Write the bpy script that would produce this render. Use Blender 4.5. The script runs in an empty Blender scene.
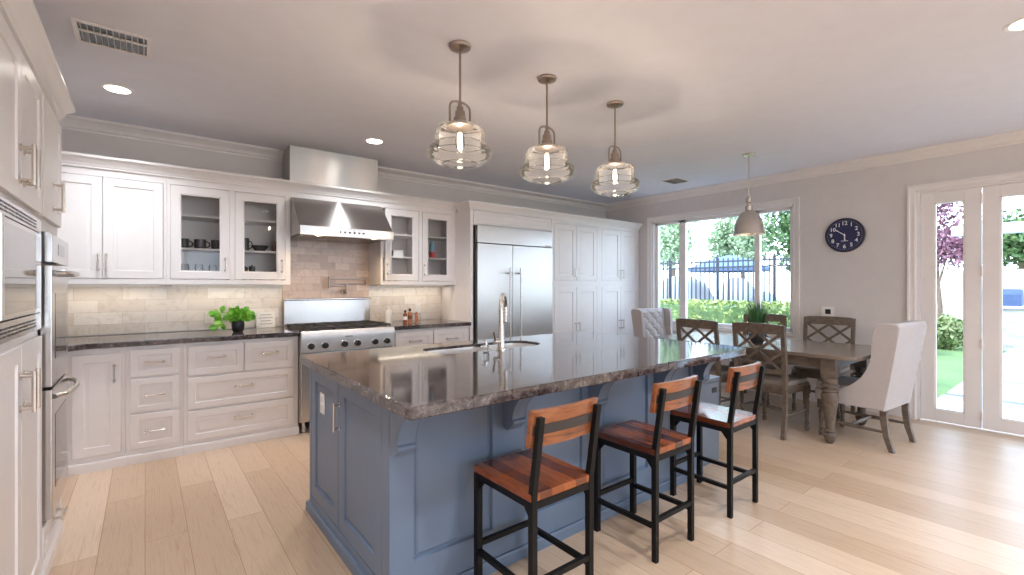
import bpy, bmesh, math, random
import numpy as np
from mathutils import Vector, Matrix
PI = math.pi
SC = bpy.context.scene
COL = SC.collection
random.seed(7); RNG = np.random.default_rng(7)

# ------------------------------------------------------------------ camera, sky, sun, exposure
F_PX, EYE, FWD = 465.3, 1.34, math.atan2(.6192, .7852)
cam_d = bpy.data.cameras.new('camera'); cam = bpy.data.objects.new('camera', cam_d); COL.objects.link(cam)
cam_d.sensor_fit = 'HORIZONTAL'; cam_d.sensor_width = 36.0; cam_d.lens = 36.0*F_PX/1024
cam_d.shift_y = -1.2/1024; cam_d.clip_start = .02; cam_d.clip_end = 300
cam.location = (0, 0, EYE); cam.rotation_euler = (PI/2, 0, -FWD)
SC.camera = cam

wd = bpy.data.worlds.new('sky'); SC.world = wd; wd.use_nodes = True
wn = wd.node_tree.nodes; wl = wd.node_tree.links; wn.clear()
wo = wn.new('ShaderNodeOutputWorld'); wb = wn.new('ShaderNodeBackground')
wtc = wn.new('ShaderNodeTexCoord'); wsp = wn.new('ShaderNodeSeparateXYZ'); wr = wn.new('ShaderNodeValToRGB')
wl.new(wtc.outputs['Generated'], wsp.inputs[0]); wl.new(wsp.outputs['Z'], wr.inputs[0]); wl.new(wr.outputs[0], wb.inputs[0]); wl.new(wb.outputs[0], wo.inputs[0])
wr.color_ramp.elements[0].position = 0.0; wr.color_ramp.elements[0].color = (.72, .85, 1.0, 1)
wr.color_ramp.elements[1].position = .7; wr.color_ramp.elements[1].color = (.50, .72, 1.0, 1)
wb.inputs[1].default_value = 6.2

sun_d = bpy.data.lights.new('sun', 'SUN'); sun = bpy.data.objects.new('sun', sun_d); COL.objects.link(sun)
sun_d.energy = 2.6; sun_d.angle = math.radians(2); sun_d.color = (1, .95, .86)
sun.rotation_euler = (math.radians(38), 0, math.radians(-120))

SC.view_settings.view_transform = 'Standard'; SC.view_settings.look = 'None'
SC.view_settings.gamma = 1.0; SC.view_settings.use_curve_mapping = False
SC.view_settings.exposure = 0.26
cy = SC.cycles
cy.use_denoising = True
cy.max_bounces = 10; cy.diffuse_bounces = 5; cy.glossy_bounces = 5; cy.transmission_bounces = 6; cy.transparent_max_bounces = 16
cy.caustics_reflective = False; cy.caustics_refractive = False
cy.sample_clamp_indirect = 6.0

# ------------------------------------------------------------------ materials
def lin(r, g, b):
    f = lambda c: (c/255/12.92) if c/255 <= .04045 else ((c/255+.055)/1.055)**2.4
    return (f(r), f(g), f(b), 1)
class NT:
    def __init__(s, name):
        s.m = bpy.data.materials.new(name); s.m.use_nodes = True
        s.n = s.m.node_tree.nodes; s.l = s.m.node_tree.links
        s.p = s.n['Principled BSDF']; s.out = s.n['Material Output']
    def node(s, t, **kw):
        x = s.n.new(t)
        for k, v in kw.items():
            if hasattr(x, k): setattr(x, k, v)
            else: x.inputs[k].default_value = v
        return x
    def coord(s, scale=(1, 1, 1), rot=(0, 0, 0)):
        tc = s.n.new('ShaderNodeTexCoord'); mp = s.n.new('ShaderNodeMapping')
        mp.inputs['Scale'].default_value = scale; mp.inputs['Rotation'].default_value = rot
        s.l.new(tc.outputs['Object'], mp.inputs[0]); return mp.outputs[0]
    def noise(s, vec, scale, detail=4, rough=.5, dist=0):
        x = s.node('ShaderNodeTexNoise'); x.inputs['Scale'].default_value = scale; x.inputs['Detail'].default_value = detail
        x.inputs['Roughness'].default_value = rough; x.inputs['Distortion'].default_value = dist
        if vec: s.l.new(vec, x.inputs['Vector'])
        return x.outputs['Fac']
    def ramp(s, fac, stops):
        r = s.n.new('ShaderNodeValToRGB'); e = r.color_ramp.elements
        while len(e) < len(stops): e.new(.5)
        for i, (p, c) in enumerate(stops): e[i].position = p; e[i].color = c
        s.l.new(fac, r.inputs[0]); return r.outputs[0]
    def mix(s, a, b, fac, mode='MIX'):
        x = s.n.new('ShaderNodeMixRGB'); x.blend_type = mode
        for i, v in ((0, fac), (1, a), (2, b)):
            if hasattr(v, 'is_output'): s.l.new(v, x.inputs[i])
            else: x.inputs[i].default_value = v
        return x.outputs[0]
    def bump(s, h, strength=.2, dist=.002):
        b = s.n.new('ShaderNodeBump'); b.inputs['Strength'].default_value = strength; b.inputs['Distance'].default_value = dist
        s.l.new(h, b.inputs['Height']); s.l.new(b.outputs[0], s.p.inputs['Normal'])
    def base(s, c):
        if hasattr(c, 'is_output'): s.l.new(c, s.p.inputs['Base Color'])
        else: s.p.inputs['Base Color'].default_value = c
def simple(name, c, rough=.5, metal=0, var=.06, scale=8, bump=0, spec=None):
    t = NT(name); v = t.coord(); n = t.noise(v, scale, 3)
    d = tuple(max(0, x*(1-var)) for x in c[:3])+(1,); e = tuple(min(1, x*(1+var)) for x in c[:3])+(1,)
    t.base(t.ramp(n, [(.3, d), (.7, e)])); t.p.inputs['Roughness'].default_value = rough; t.p.inputs['Metallic'].default_value = metal
    if spec is not None: t.p.inputs['Specular IOR Level'].default_value = spec
    if bump: t.bump(t.noise(v, scale*12, 3), bump)
    return t.m
def emit(name, c, strength):
    t = NT(name); t.n.remove(t.p); e = t.node('ShaderNodeEmission'); e.inputs[0].default_value = c; e.inputs[1].default_value = strength
    t.l.new(e.outputs[0], t.out.inputs[0]); return t.m
def thin_glass(name, tint=(1, 1, 1, 1), refl=1.0, ior=1.45):
    t = NT(name); t.n.remove(t.p)
    tr = t.node('ShaderNodeBsdfTransparent'); tr.inputs[0].default_value = tint
    gl = t.node('ShaderNodeBsdfGlossy'); gl.inputs['Roughness'].default_value = .02
    fr = t.node('ShaderNodeFresnel'); fr.inputs[0].default_value = ior
    mu = t.node('ShaderNodeMath', operation='MULTIPLY'); mu.inputs[1].default_value = refl; mu.use_clamp = True
    mx = t.node('ShaderNodeMixShader')
    t.l.new(fr.outputs[0], mu.inputs[0]); t.l.new(mu.outputs[0], mx.inputs[0]); t.l.new(tr.outputs[0], mx.inputs[1]); t.l.new(gl.outputs[0], mx.inputs[2])
    t.l.new(mx.outputs[0], t.out.inputs[0]); return t.m
def brushed(name, c, rough=.28, axis=(1, 60, 1), var=.1, aniso=0.25, amt=.8):
    t = NT(name); v = t.coord(axis); n = t.noise(v, 14, 4, .6)
    t.base(t.ramp(n, [(.3, tuple(x*(1-var) for x in c[:3])+(1,)), (.7, c)]))
    t.p.inputs['Metallic'].default_value = 1; t.p.inputs['Roughness'].default_value = rough
    t.p.inputs['Anisotropic'].default_value = amt; tg = t.n.new('ShaderNodeTangent'); tg.direction_type = 'RADIAL'; tg.axis = 'Z'
    t.l.new(tg.outputs[0], t.p.inputs['Tangent']); t.p.inputs['Anisotropic Rotation'].default_value = aniso
    return t.m
def granite(name):
    t = NT(name); v = t.coord((1, 1, 1))
    big = t.noise(v, 5.0, 6, .65, 1.2); fine = t.noise(v, 60, 5, .7, .3); mid = t.noise(v, 18, 5, .7, .8)
    c = t.ramp(big, [(.30, lin(36, 32, 34)), (.45, lin(72, 63, 62)), (.55, lin(54, 47, 48)), (.68, lin(96, 88, 87)), (.8, lin(118, 108, 107))])
    c = t.mix(c, t.ramp(mid, [(.35, lin(30, 26, 28)), (.5, lin(82, 70, 68)), (.62, lin(140, 130, 128)), (.75, lin(90, 54, 52))]), .45)
    c = t.mix(c, t.ramp(fine, [(.36, (.02, .02, .02, 1)), (.5, (.42, .42, .42, 1)), (.64, (1, 1, 1, 1))]), .62, 'OVERLAY')
    t.base(c); t.p.inputs['Roughness'].default_value = .07; t.p.inputs['IOR'].default_value = 1.72
    return t.m
def planks(name, length=1.9, width=.185):
    t = NT(name); tc = t.n.new('ShaderNodeTexCoord'); sp = t.n.new('ShaderNodeSeparateXYZ'); cb = t.n.new('ShaderNodeCombineXYZ')
    t.l.new(tc.outputs['Object'], sp.inputs[0]); t.l.new(sp.outputs['Y'], cb.inputs[0]); t.l.new(sp.outputs['X'], cb.inputs[1])
    def brick(c1, c2, mo):
        b = t.node('ShaderNodeTexBrick'); b.offset = .37; b.offset_frequency = 2; b.squash = 1
        b.inputs['Color1'].default_value = c1; b.inputs['Color2'].default_value = c2; b.inputs['Mortar'].default_value = mo
        b.inputs['Scale'].default_value = 1; b.inputs['Mortar Size'].default_value = .0016; b.inputs['Mortar Smooth'].default_value = .2
        b.inputs['Brick Width'].default_value = length; b.inputs['Row Height'].default_value = width
        t.l.new(cb.outputs[0], b.inputs['Vector']); return b
    b = brick((.0, .0, .0, 1), (1, 1, 1, 1), (.5, .5, .5, 1))
    tone = t.ramp(b.outputs['Color'], [(0, lin(184, 157, 131)), (.35, lin(206, 182, 158)), (.7, lin(196, 170, 145)), (1, lin(214, 192, 170))])
    sh = t.node('ShaderNodeVectorMath', operation='MULTIPLY_ADD'); sh.inputs[1].default_value = (3.1, 7.7, 0); 
    t.l.new(b.outputs['Color'], sh.inputs[0]); t.l.new(tc.outputs['Object'], sh.inputs[2])
    mp = t.n.new('ShaderNodeMapping'); mp.inputs['Scale'].default_value = (20, .7, 1); t.l.new(sh.outputs[0], mp.inputs[0])
    g = t.noise(mp.outputs[0], 3.5, 7, .62, 1.6)
    c = t.mix(tone, t.ramp(g, [(.3, lin(222, 208, 194)), (.5, (1, 1, 1, 1)), (.75, lin(232, 220, 206))]), .8, 'MULTIPLY')
    c = t.mix(c, lin(150, 116, 86), b.outputs['Fac'])
    t.base(c); t.p.inputs['Roughness'].default_value = .34; t.bump(g, .05, .001); return t.m
def tiles(name, bw, bh, cols, grout, rough=.25, flip=False):
    t = NT(name); tc = t.n.new('ShaderNodeTexCoord'); sp = t.n.new('ShaderNodeSeparateXYZ'); cb = t.n.new('ShaderNodeCombineXYZ')
    t.l.new(tc.outputs['Object'], sp.inputs[0]); t.l.new(sp.outputs['X' if not flip else 'Y'], cb.inputs[0]); t.l.new(sp.outputs['Z'], cb.inputs[1])
    b = t.node('ShaderNodeTexBrick'); b.offset = .5
    b.inputs['Color1'].default_value = (0, 0, 0, 1); b.inputs['Color2'].default_value = (1, 1, 1, 1); b.inputs['Mortar'].default_value = (.5, .5, .5, 1)
    b.inputs['Scale'].default_value = 1; b.inputs['Mortar Size'].default_value = .0018; b.inputs['Mortar Smooth'].default_value = .1
    b.inputs['Brick Width'].default_value = bw; b.inputs['Row Height'].default_value = bh
    t.l.new(cb.outputs[0], b.inputs['Vector'])
    tone = t.ramp(b.outputs['Color'], [(i/(len(cols)-1), c) for i, c in enumerate(cols)])
    v = t.noise(t.coord(), 9, 6, .6, 1.8)
    c = t.mix(tone, t.ramp(v, [(.36, lin(224, 217, 212)), (.5, (1, 1, 1, 1))]), .5, 'MULTIPLY')
    c = t.mix(c, grout, b.outputs['Fac']); t.base(c); t.p.inputs['Roughness'].default_value = rough
    return t.m
def wood(name, stops, scale=(1, 14, 14), rough=.3, coat=0):
    t = NT(name); v = t.coord(scale); n = t.noise(v, 3, 7, .6, 1.5)
    t.base(t.ramp(n, stops)); t.p.inputs['Roughness'].default_value = rough
    if coat: t.p.inputs['Coat Weight'].default_value = coat; t.p.inputs['Coat Roughness'].default_value = .12
    return t.m
def stool_seat_mat(name, n_boards=5, along='Y', w=.065):
    t = NT(name); tc = t.n.new('ShaderNodeTexCoord'); sp = t.n.new('ShaderNodeSeparateXYZ')
    t.l.new(tc.outputs['Object'], sp.inputs[0])
    dv = t.node('ShaderNodeMath', operation='DIVIDE'); dv.inputs[1].default_value = w; t.l.new(sp.outputs['X'], dv.inputs[0])
    fl = t.node('ShaderNodeMath', operation='FLOOR'); t.l.new(dv.outputs[0], fl.inputs[0])
    oi = t.n.new('ShaderNodeObjectInfo')
    ad = t.node('ShaderNodeMath', operation='MULTIPLY_ADD'); ad.inputs[1].default_value = 37.0; t.l.new(oi.outputs['Random'], ad.inputs[0]); t.l.new(fl.outputs[0], ad.inputs[2])
    wn_ = t.n.new('ShaderNodeTexWhiteNoise'); wn_.noise_dimensions = '1D'; t.l.new(ad.outputs[0], wn_.inputs['W'])
    tone = t.ramp(wn_.outputs['Value'], [(0, lin(80, 36, 16)), (.3, lin(142, 70, 30)), (.6, lin(174, 94, 42)), (1, lin(104, 48, 20))])
    v = t.coord((24, 2, 10)); g = t.noise(v, 3, 6, .6, 1.2)
    c = t.mix(tone, t.ramp(g, [(.3, (.45, .4, .38, 1)), (.55, (1, 1, 1, 1))]), .7, 'MULTIPLY')
    t.base(c); t.p.inputs['Roughness'].default_value = .25; t.p.inputs['Coat Weight'].default_value = .4; t.p.inputs['Coat Roughness'].default_value = .1
    return t.m
def leafy(name, cols, rough=.5, transl=.25):
    t = NT(name); n = t.noise(t.coord(), 3.0, 5, .7); oi = t.n.new('ShaderNodeNewGeometry')
    m = t.mix(t.ramp(n, [(.3, cols[0]), (.5, cols[1]), (.7, cols[2])]), t.ramp(oi.outputs['Random Per Island'], [(0, cols[0]), (.5, cols[1]), (1, cols[2])]), .6)
    t.base(m); t.p.inputs['Roughness'].default_value = rough
    return t.m

M = {}
M['cab'] = simple('white_cabinet_paint', lin(236, 232, 232), .32, var=.015)
M['cab_in'] = simple('cabinet_interior_paint', lin(205, 200, 197), .5, var=.02)
M['trimw'] = simple('white_trim_paint', lin(236, 231, 230), .35, var=.015)
M['wall'] = simple('greige_wall_paint', lin(218, 213, 212), .75, var=.02, bump=.02)
M['ceil'] = simple('ceiling_paint', lin(232, 233, 243), .85, var=.015)
M['blue'] = simple('slate_blue_paint', lin(106, 123, 147), .38, var=.03)
M['granite'] = granite('brown_granite')
M['floor'] = planks('oak_planks')
M['tile'] = tiles('marble_subway_tile', .305, .102, [lin(232, 223, 213), lin(243, 237, 230), lin(222, 212, 201), lin(238, 230, 221)], lin(204, 194, 184))
M['tile_small'] = tiles('hood_lit_marble_brick', .155, .076, [lin(222, 198, 182), lin(236, 214, 198), lin(206, 180, 164), lin(228, 206, 190)], lin(196, 176, 160))  # pink cast of the hood light is put into these tile colours
M['steel'] = brushed('brushed_steel_horizontal', (.62, .60, .59, 1), .25, (1, 1, 60))
M['steel_fridge'] = brushed('fridge_steel', (.66, .65, .64, 1), .36, (1, 1, 60), aniso=0.0)
M['steel_hood'] = brushed('hood_steel', (.60, .575, .56, 1), .30, (1, 1, 60), amt=.93)
M['steel_v'] = brushed('brushed_steel_vertical', (.66, .65, .64, 1), .24, (60, 60, 1))
M['steel_oven'] = brushed('oven_steel', (.58, .55, .53, 1), .22, (1, 1, 50))
M['steel_panel'] = simple('satin_range_steel', (.70, .69, .69, 1), .42, .8)
M['sink'] = simple('satin_sink_steel', (.82, .82, .83, 1), .38, .75)
M['nickel'] = simple('brushed_nickel', (.68, .63, .58, 1), .24, 1)
M['bronze_nickel'] = simple('aged_nickel', (.38, .31, .27, 1), .28, 1)
M['chrome'] = simple('chrome', (.8, .8, .8, 1), .08, 1)
M['black'] = simple('black_plastic', (.012, .012, .014, 1), .3)
M['knob'] = simple('matte_black_knob', (.01, .01, .012, 1), .55)
M['iron'] = simple('cast_iron', (.03, .026, .024, 1), .5, 0, .2, 30)
M['black_metal'] = simple('black_powder_coat', (.006, .0055, .0055, 1), .5, 0, spec=.22)
M['band'] = simple('dark_metal_band', (.06, .055, .055, 1), .45, .5)
M['dark_glass'] = simple('dark_oven_glass', (.10, .09, .085, 1), .05, .35)
M['mw_glass'] = simple('microwave_glass', (.30, .28, .26, 1), .06, .6)
M['seat'] = stool_seat_mat('stool_seat_boards')
M['backwood'] = wood('stool_back_wood', [(.3, lin(90, 46, 26)), (.5, lin(146, 86, 50)), (.7, lin(168, 106, 66))], (2, 14, 14), .3, .3)
M['greywood'] = wood('grey_washed_wood', [(.3, lin(80, 69, 61)), (.5, lin(106, 94, 84)), (.7, lin(124, 112, 102))], (6, 2, 6), .42)
M['tablewood'] = wood('table_top_wood', [(.3, lin(98, 86, 76)), (.5, lin(122, 109, 98)), (.7, lin(142, 129, 117))], (14, 1, 6), .22)
M['fabric'] = simple('cream_fabric', lin(190, 184, 184), .9, var=.03, scale=30, bump=.08)
M['cushion'] = simple('grey_seat_fabric', lin(150, 140, 132), .7, var=.05, scale=40, bump=.08)
M['glass'] = thin_glass('window_glass', (.98, .99, .99, 1), .6)
M['cabglass'] = thin_glass('cabinet_glass', (.97, .97, .97, 1), 1.0)
def lit_haze_glass(name):  # clear glass with white scatter mixed in so the shade looks lit
    t = NT(name); t.n.remove(t.p)
    tr = t.node('ShaderNodeBsdfTransparent'); tr.inputs[0].default_value = (.995, .995, .995, 1)
    tl = t.node('ShaderNodeBsdfTranslucent'); df = t.node('ShaderNodeBsdfDiffuse'); gl = t.node('ShaderNodeBsdfGlossy'); gl.inputs['Roughness'].default_value = .04
    for q in (tl, df): q.inputs[0].default_value = (.95, .95, .95, 1)
    a = t.node('ShaderNodeMixShader'); a.inputs[0].default_value = .5; t.l.new(tl.outputs[0], a.inputs[1]); t.l.new(df.outputs[0], a.inputs[2])
    lw = t.node('ShaderNodeLayerWeight'); lw.inputs[0].default_value = .35
    ml = t.node('ShaderNodeMath', operation='MULTIPLY_ADD'); ml.inputs[1].default_value = .14; ml.inputs[2].default_value = .012; t.l.new(lw.outputs['Facing'], ml.inputs[0])
    b = t.node('ShaderNodeMixShader'); t.l.new(ml.outputs[0], b.inputs[0]); t.l.new(tr.outputs[0], b.inputs[1]); t.l.new(a.outputs[0], b.inputs[2])
    fr = t.node('ShaderNodeFresnel'); fr.inputs[0].default_value = 1.22
    c = t.node('ShaderNodeMixShader'); t.l.new(fr.outputs[0], c.inputs[0]); t.l.new(b.outputs[0], c.inputs[1]); t.l.new(gl.outputs[0], c.inputs[2])
    t.l.new(c.outputs[0], t.out.inputs[0]); return t.m
M['shade'] = lit_haze_glass('clear_shade_glass') if True else thin_glass('clear_shade_glass', (.995, .995, .995, 1), .8, 1.45)
M['bulbglass'] = thin_glass('bulb_glass', (1, .95, .88, 1), .8)
M['clear'] = thin_glass('clear_drinking_glass', (.94, .95, .95, 1), 1.8, 1.5)
M['lamp'] = emit('warm_lamp_lens', (1, .93, .84, 1), 14)
M['filament'] = emit('filament', (1, .84, .64, 1), 220)
M['undercab'] = emit('under_cabinet_strip', (1, .86, .68, 1), 2)
M['hoodlamp'] = emit('hood_lamp_lens', (1, .78, .5, 1), 25)
M['shade_in'] = emit('lit_shade_opening', (1, .88, .7, 1), 4)
M['white'] = simple('white_plastic', lin(240, 238, 235), .35, var=.01)
M['ceramic'] = simple('white_ceramic', lin(238, 236, 232), .15, var=.01)
M['darkcer'] = simple('dark_stoneware', lin(66, 64, 66), .25, var=.15)
M['browncer'] = simple('brown_stoneware', lin(110, 74, 56), .3, var=.15)
M['bluecer'] = simple('blue_glaze', lin(40, 66, 110), .25, var=.1)
M['red'] = simple('red_plastic', lin(206, 34, 36), .3)
M['lblue'] = simple('light_blue_plastic', lin(120, 162, 186), .3)
M['spice'] = simple('orange_spice', lin(196, 124, 84), .4, var=.12, scale=40)
M['spice2'] = simple('brown_spice', lin(120, 66, 40), .4, var=.15, scale=40)
M['navy'] = simple('navy_clock_face', lin(28, 36, 84), .4, var=.03)
M['navyrim'] = simple('navy_clock_rim', lin(30, 32, 58), .3, var=.05)
M['ink'] = simple('white_print', lin(238, 238, 244), .5, var=.01)
M['greyink'] = simple('grey_print', lin(150, 146, 144), .5, var=.02)
M['screen'] = simple('dark_display', lin(52, 50, 52), .15)
M['bin'] = simple('grey_bin_plastic', lin(98, 107, 120), .4, var=.03)
M['leaf'] = leafy('bright_green_leaf', [lin(74, 142, 36), lin(118, 188, 58), lin(160, 216, 90)], .4)
M['grassleaf'] = leafy('dark_grass_leaf', [lin(40, 82, 46), lin(62, 112, 60), lin(96, 148, 88)], .5)
M['hedge'] = leafy('hedge_leaf', [lin(84, 108, 48), lin(138, 154, 78), lin(190, 194, 122)])
M['shrub'] = leafy('shrub_leaf', [lin(84, 108, 62), lin(124, 138, 84), lin(176, 174, 122)])
M['tree'] = leafy('tree_leaf', [lin(112, 134, 98), lin(150, 170, 128), lin(192, 204, 166)])
M['tree2'] = leafy('green_tree_leaf', [lin(46, 76, 38), lin(76, 106, 56), lin(120, 146, 86)])
M['plum'] = leafy('plum_leaf', [lin(92, 50, 66), lin(130, 80, 96), lin(172, 128, 140)])
M['bark'] = simple('bark', lin(120, 98, 80), .9, var=.2, scale=14, bump=.4)
M['soil'] = simple('soil', lin(60, 44, 34), .95, var=.2, scale=30)
M['conc'] = simple('pale_concrete', lin(176, 180, 188), .7, var=.05, scale=4, bump=.05)
M['rock'] = simple('pale_boulder', lin(158, 158, 164), .8, var=.12, scale=3, bump=.3)
M['iron_fence'] = simple('black_iron_fence', lin(46, 50, 60), .5, .2)
M['canvas'] = simple('blue_grey_canvas', lin(92, 108, 136), .8)
M['cover'] = simple('blue_grill_cover', lin(58, 74, 108), .6, var=.1)
M['stone'] = tiles('stacked_ledge_stone', .26, .075, [lin(170, 160, 150), lin(206, 200, 192), lin(150, 146, 146), lin(190, 178, 164)], lin(140, 134, 128), .8, True)
M['garden_wall'] = tiles('garden_wall_block', .5, .2, [lin(226, 214, 200), lin(236, 226, 214), lin(214, 200, 186)], lin(198, 186, 172), .85, True)
M['beam'] = simple('pale_beam', lin(196, 198, 204), .6)
t = NT('lawn_grass'); v = t.coord(); t.base(t.mix(t.ramp(t.noise(v, 2.0, 4), [(.3, lin(92, 116, 66)), (.7, lin(118, 142, 86))]), t.ramp(t.noise(v, 90, 3), [(.3, lin(78, 100, 54)), (.7, lin(136, 160, 98))]), .5))
t.p.inputs['Roughness'].default_value = .9; t.bump(t.noise(v, 120, 3), .8, .02); M['lawn'] = t.m

# ------------------------------------------------------------------ mesh helpers
OFF = {}
class G:
    """collects shapes into one bmesh; coordinates are world coordinates unless the thing is local"""
    def __init__(s): s.b = bmesh.new()
    def box(s, x0, y0, z0, x1, y1, z1, bev=0, seg=2, M4=None):
        if x0 > x1: x0, x1 = x1, x0
        if y0 > y1: y0, y1 = y1, y0
        if z0 > z1: z0, z1 = z1, z0
        r = bmesh.ops.create_cube(s.b, size=1.0); vs = r['verts']
        for v in vs: v.co = Vector(((x0+x1)/2+v.co.x*(x1-x0), (y0+y1)/2+v.co.y*(y1-y0), (z0+z1)/2+v.co.z*(z1-z0)))
        if bev:
            es = list({e for v in vs for e in v.link_edges})
            rr = bmesh.ops.bevel(s.b, geom=es, offset=min(bev, .49*min(x1-x0, y1-y0, z1-z0)), segments=seg, affect='EDGES', profile=.5)
            vs = rr['verts'] if M4 is not None else vs
            if M4 is not None: vs = list({v for f in rr['faces'] for v in f.verts})
        if M4 is not None:
            for v in vs: v.co = M4 @ v.co
        return s
    def tube(s, pts, r, seg=10, caps=True, closed=False):
        pts = [Vector(p) for p in pts]; n = len(pts); rs = r if isinstance(r, (list, tuple)) else [r]*n
        T = []
        for i in range(n):
            a = pts[(i-1) % n] if (i or closed) else pts[i]; b = pts[(i+1) % n] if (i < n-1 or closed) else pts[i]
            T.append((b-a).normalized())
        up = Vector((0, 0, 1)) if abs(T[0].z) < .9 else Vector((1, 0, 0))
        N = (up - T[0]*up.dot(T[0])).normalized(); rings = []
        for i in range(n):
            if i:
                N = (N - T[i]*N.dot(T[i])).normalized()
            B = T[i].cross(N)
            rings.append([s.b.verts.new(pts[i]+(N*math.cos(2*PI*k/seg)+B*math.sin(2*PI*k/seg))*rs[i]) for k in range(seg)])
        for i in range(n if closed else n-1):
            A, C = rings[i], rings[(i+1) % n]
            for k in range(seg): s.b.faces.new((A[k], A[(k+1) % seg], C[(k+1) % seg], C[k]))
        if caps and not closed:
            s.b.faces.new(rings[0][::-1]); s.b.faces.new(rings[-1])
        return s
    def bar(s, p0, p1, w, h, up=(0, 0, 1), bev=0):
        """square-section bar from p0 to p1"""
        p0, p1 = Vector(p0), Vector(p1); d = (p1-p0); L = d.length; d.normalize(); up = Vector(up)
        if abs(up.dot(d)) > .95: up = Vector((0, 1, 0))
        x = d.cross(up).normalized(); z = x.cross(d)
        m = Matrix((x, d, z)).transposed().to_4x4(); m.translation = (p0+p1)/2
        s.box(-w/2, -L/2, -h/2, w/2, L/2, h/2, 0, 2, None) if False else None
        r = bmesh.ops.create_cube(s.b, size=1.0)['verts']
        for v in r: v.co = m @ Vector((v.co.x*w, v.co.y*L, v.co.z*h))
        if bev: bmesh.ops.bevel(s.b, geom=list({e for v in r for e in v.link_edges}), offset=bev, segments=2, affect='EDGES', profile=.5)
        return s
    def lathe(s, prof, c=(0, 0, 0), seg=24, axis='Z', close=False):
        rings = []; c = Vector(c)
        def P(r, h, a):
            x, y = r*math.cos(a), r*math.sin(a)
            return c + {'Z': Vector((x, y, h)), 'Y': Vector((x, h, -y)), 'X': Vector((h, x, y))}[axis]
        for r, h in prof:
            if r < 1e-5: rings.append([s.b.verts.new(P(0, h, 0))])
            else: rings.append([s.b.verts.new(P(r, h, 2*PI*k/seg)) for k in range(seg)])
        prs = list(zip(rings[:-1], rings[1:])) + ([(rings[-1], rings[0])] if close else [])
        for A, C in prs:
            for k in range(seg):
                k2 = (k+1) % seg
                if len(A) == 1 and len(C) == 1: continue
                if len(A) == 1: s.b.faces.new((A[0], C[k2], C[k]))
                elif len(C) == 1: s.b.faces.new((A[k], A[k2], C[0]))
                else: s.b.faces.new((A[k], A[k2], C[k2], C[k]))
        return s
    def prism(s, poly, a, b, axis='X', bev=0, seg=2):
        """poly: 2-D points; axis X: (y,z); Y: (x,z); Z: (x,y)"""
        f = {'X': lambda p, t: (t, p[0], p[1]), 'Y': lambda p, t: (p[0], t, p[1]), 'Z': lambda p, t: (p[0], p[1], t)}[axis]
        A = [s.b.verts.new(f(p, a)) for p in poly]; C = [s.b.verts.new(f(p, b)) for p in poly]; n = len(poly)
        fs = [s.b.faces.new(A), s.b.faces.new(C[::-1])] + [s.b.faces.new((A[k], C[k], C[(k+1) % n], A[(k+1) % n])) for k in range(n)]
        if bev:
            es = list({e for fc in fs[:2] for e in fc.edges})
            bmesh.ops.bevel(s.b, geom=es, offset=bev, segments=seg, affect='EDGES', profile=.5)
        return s
    def sweep(s, prof, path, z=0, closed=False):
        """profile (outward, height) along a horizontal path; outward is to the right of travel"""
        P = [Vector((p[0], p[1])) for p in path]; n = len(P); rings = []
        for i in range(n):
            d0 = (P[i]-P[i-1]).normalized() if (i or closed) else (P[1]-P[0]).normalized()
            d1 = (P[(i+1) % n]-P[i]).normalized() if (i < n-1 or closed) else d0
            n0 = Vector((d0.y, -d0.x)); n1 = Vector((d1.y, -d1.x)); m = (n0+n1); m = m/ (m.dot(n0) if abs(m.dot(n0)) > 1e-4 else 1)
            rings.append([s.b.verts.new((P[i].x+m.x*o, P[i].y+m.y*o, z+h)) for o, h in prof])
        k = len(prof)
        for i in range(n if closed else n-1):
            A, C = rings[i], rings[(i+1) % n]
            for j in range(k): s.b.faces.new((A[j], A[(j+1) % k], C[(j+1) % k], C[j]))
        if not closed: s.b.faces.new(rings[0][::-1]); s.b.faces.new(rings[-1])
        return s
    def rings(s, W, H, loops, M4, fill=True, back=True):
        """rectangular rings for panelled doors: loops of (inset, depth), local (u,d,z)"""
        R = []
        for i, d in loops:
            R.append([s.b.verts.new(M4 @ Vector(q)) for q in ((i, d, i), (W-i, d, i), (W-i, d, H-i), (i, d, H-i))])
        for A, C in zip(R[:-1], R[1:]):
            for k in range(4): s.b.faces.new((A[k], A[(k+1) % 4], C[(k+1) % 4], C[k]))
        if fill: s.b.faces.new(R[-1])
        if back: s.b.faces.new(R[0][::-1])
        return s
    def xf(s, m): bmesh.ops.transform(s.b, matrix=m, verts=s.b.verts[:]); return s
def obj(name, g, mat, parent=None, smooth=True, local=False, angle=35):
    bm = g.b if isinstance(g, G) else g
    bmesh.ops.recalc_face_normals(bm, faces=bm.faces[:])
    off = OFF.get(parent.name, Vector()) if parent else Vector()
    if parent and not local: bmesh.ops.translate(bm, vec=-off, verts=bm.verts[:])
    me = bpy.data.meshes.new(name); bm.to_mesh(me); bm.free()
    if mat is not None: me.materials.append(mat)
    if smooth:
        me.shade_smooth(); me.set_sharp_from_angle(angle=math.radians(angle))
    o = bpy.data.objects.new(name, me); COL.objects.link(o)
    if smooth:
        wnm = o.modifiers.new('weighted_normals', 'WEIGHTED_NORMAL'); wnm.keep_sharp = True; wnm.weight = 75
    if parent: o.parent = parent; OFF[o.name] = off
    return o
def tag(o, label=None, cat=None, group=None, kind=None):
    if label: o['label'] = label
    if cat: o['category'] = cat
    if group: o['group'] = group
    if kind: o['kind'] = kind
    return o
def thing(name, label, cat, loc=(0, 0, 0), rz=0, group=None):
    o = bpy.data.objects.new(name, None); COL.objects.link(o); o.location = loc; o.rotation_euler = (0, 0, rz); o.empty_display_size = .1
    OFF[o.name] = Vector(loc); return tag(o, label, cat, group)
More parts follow.
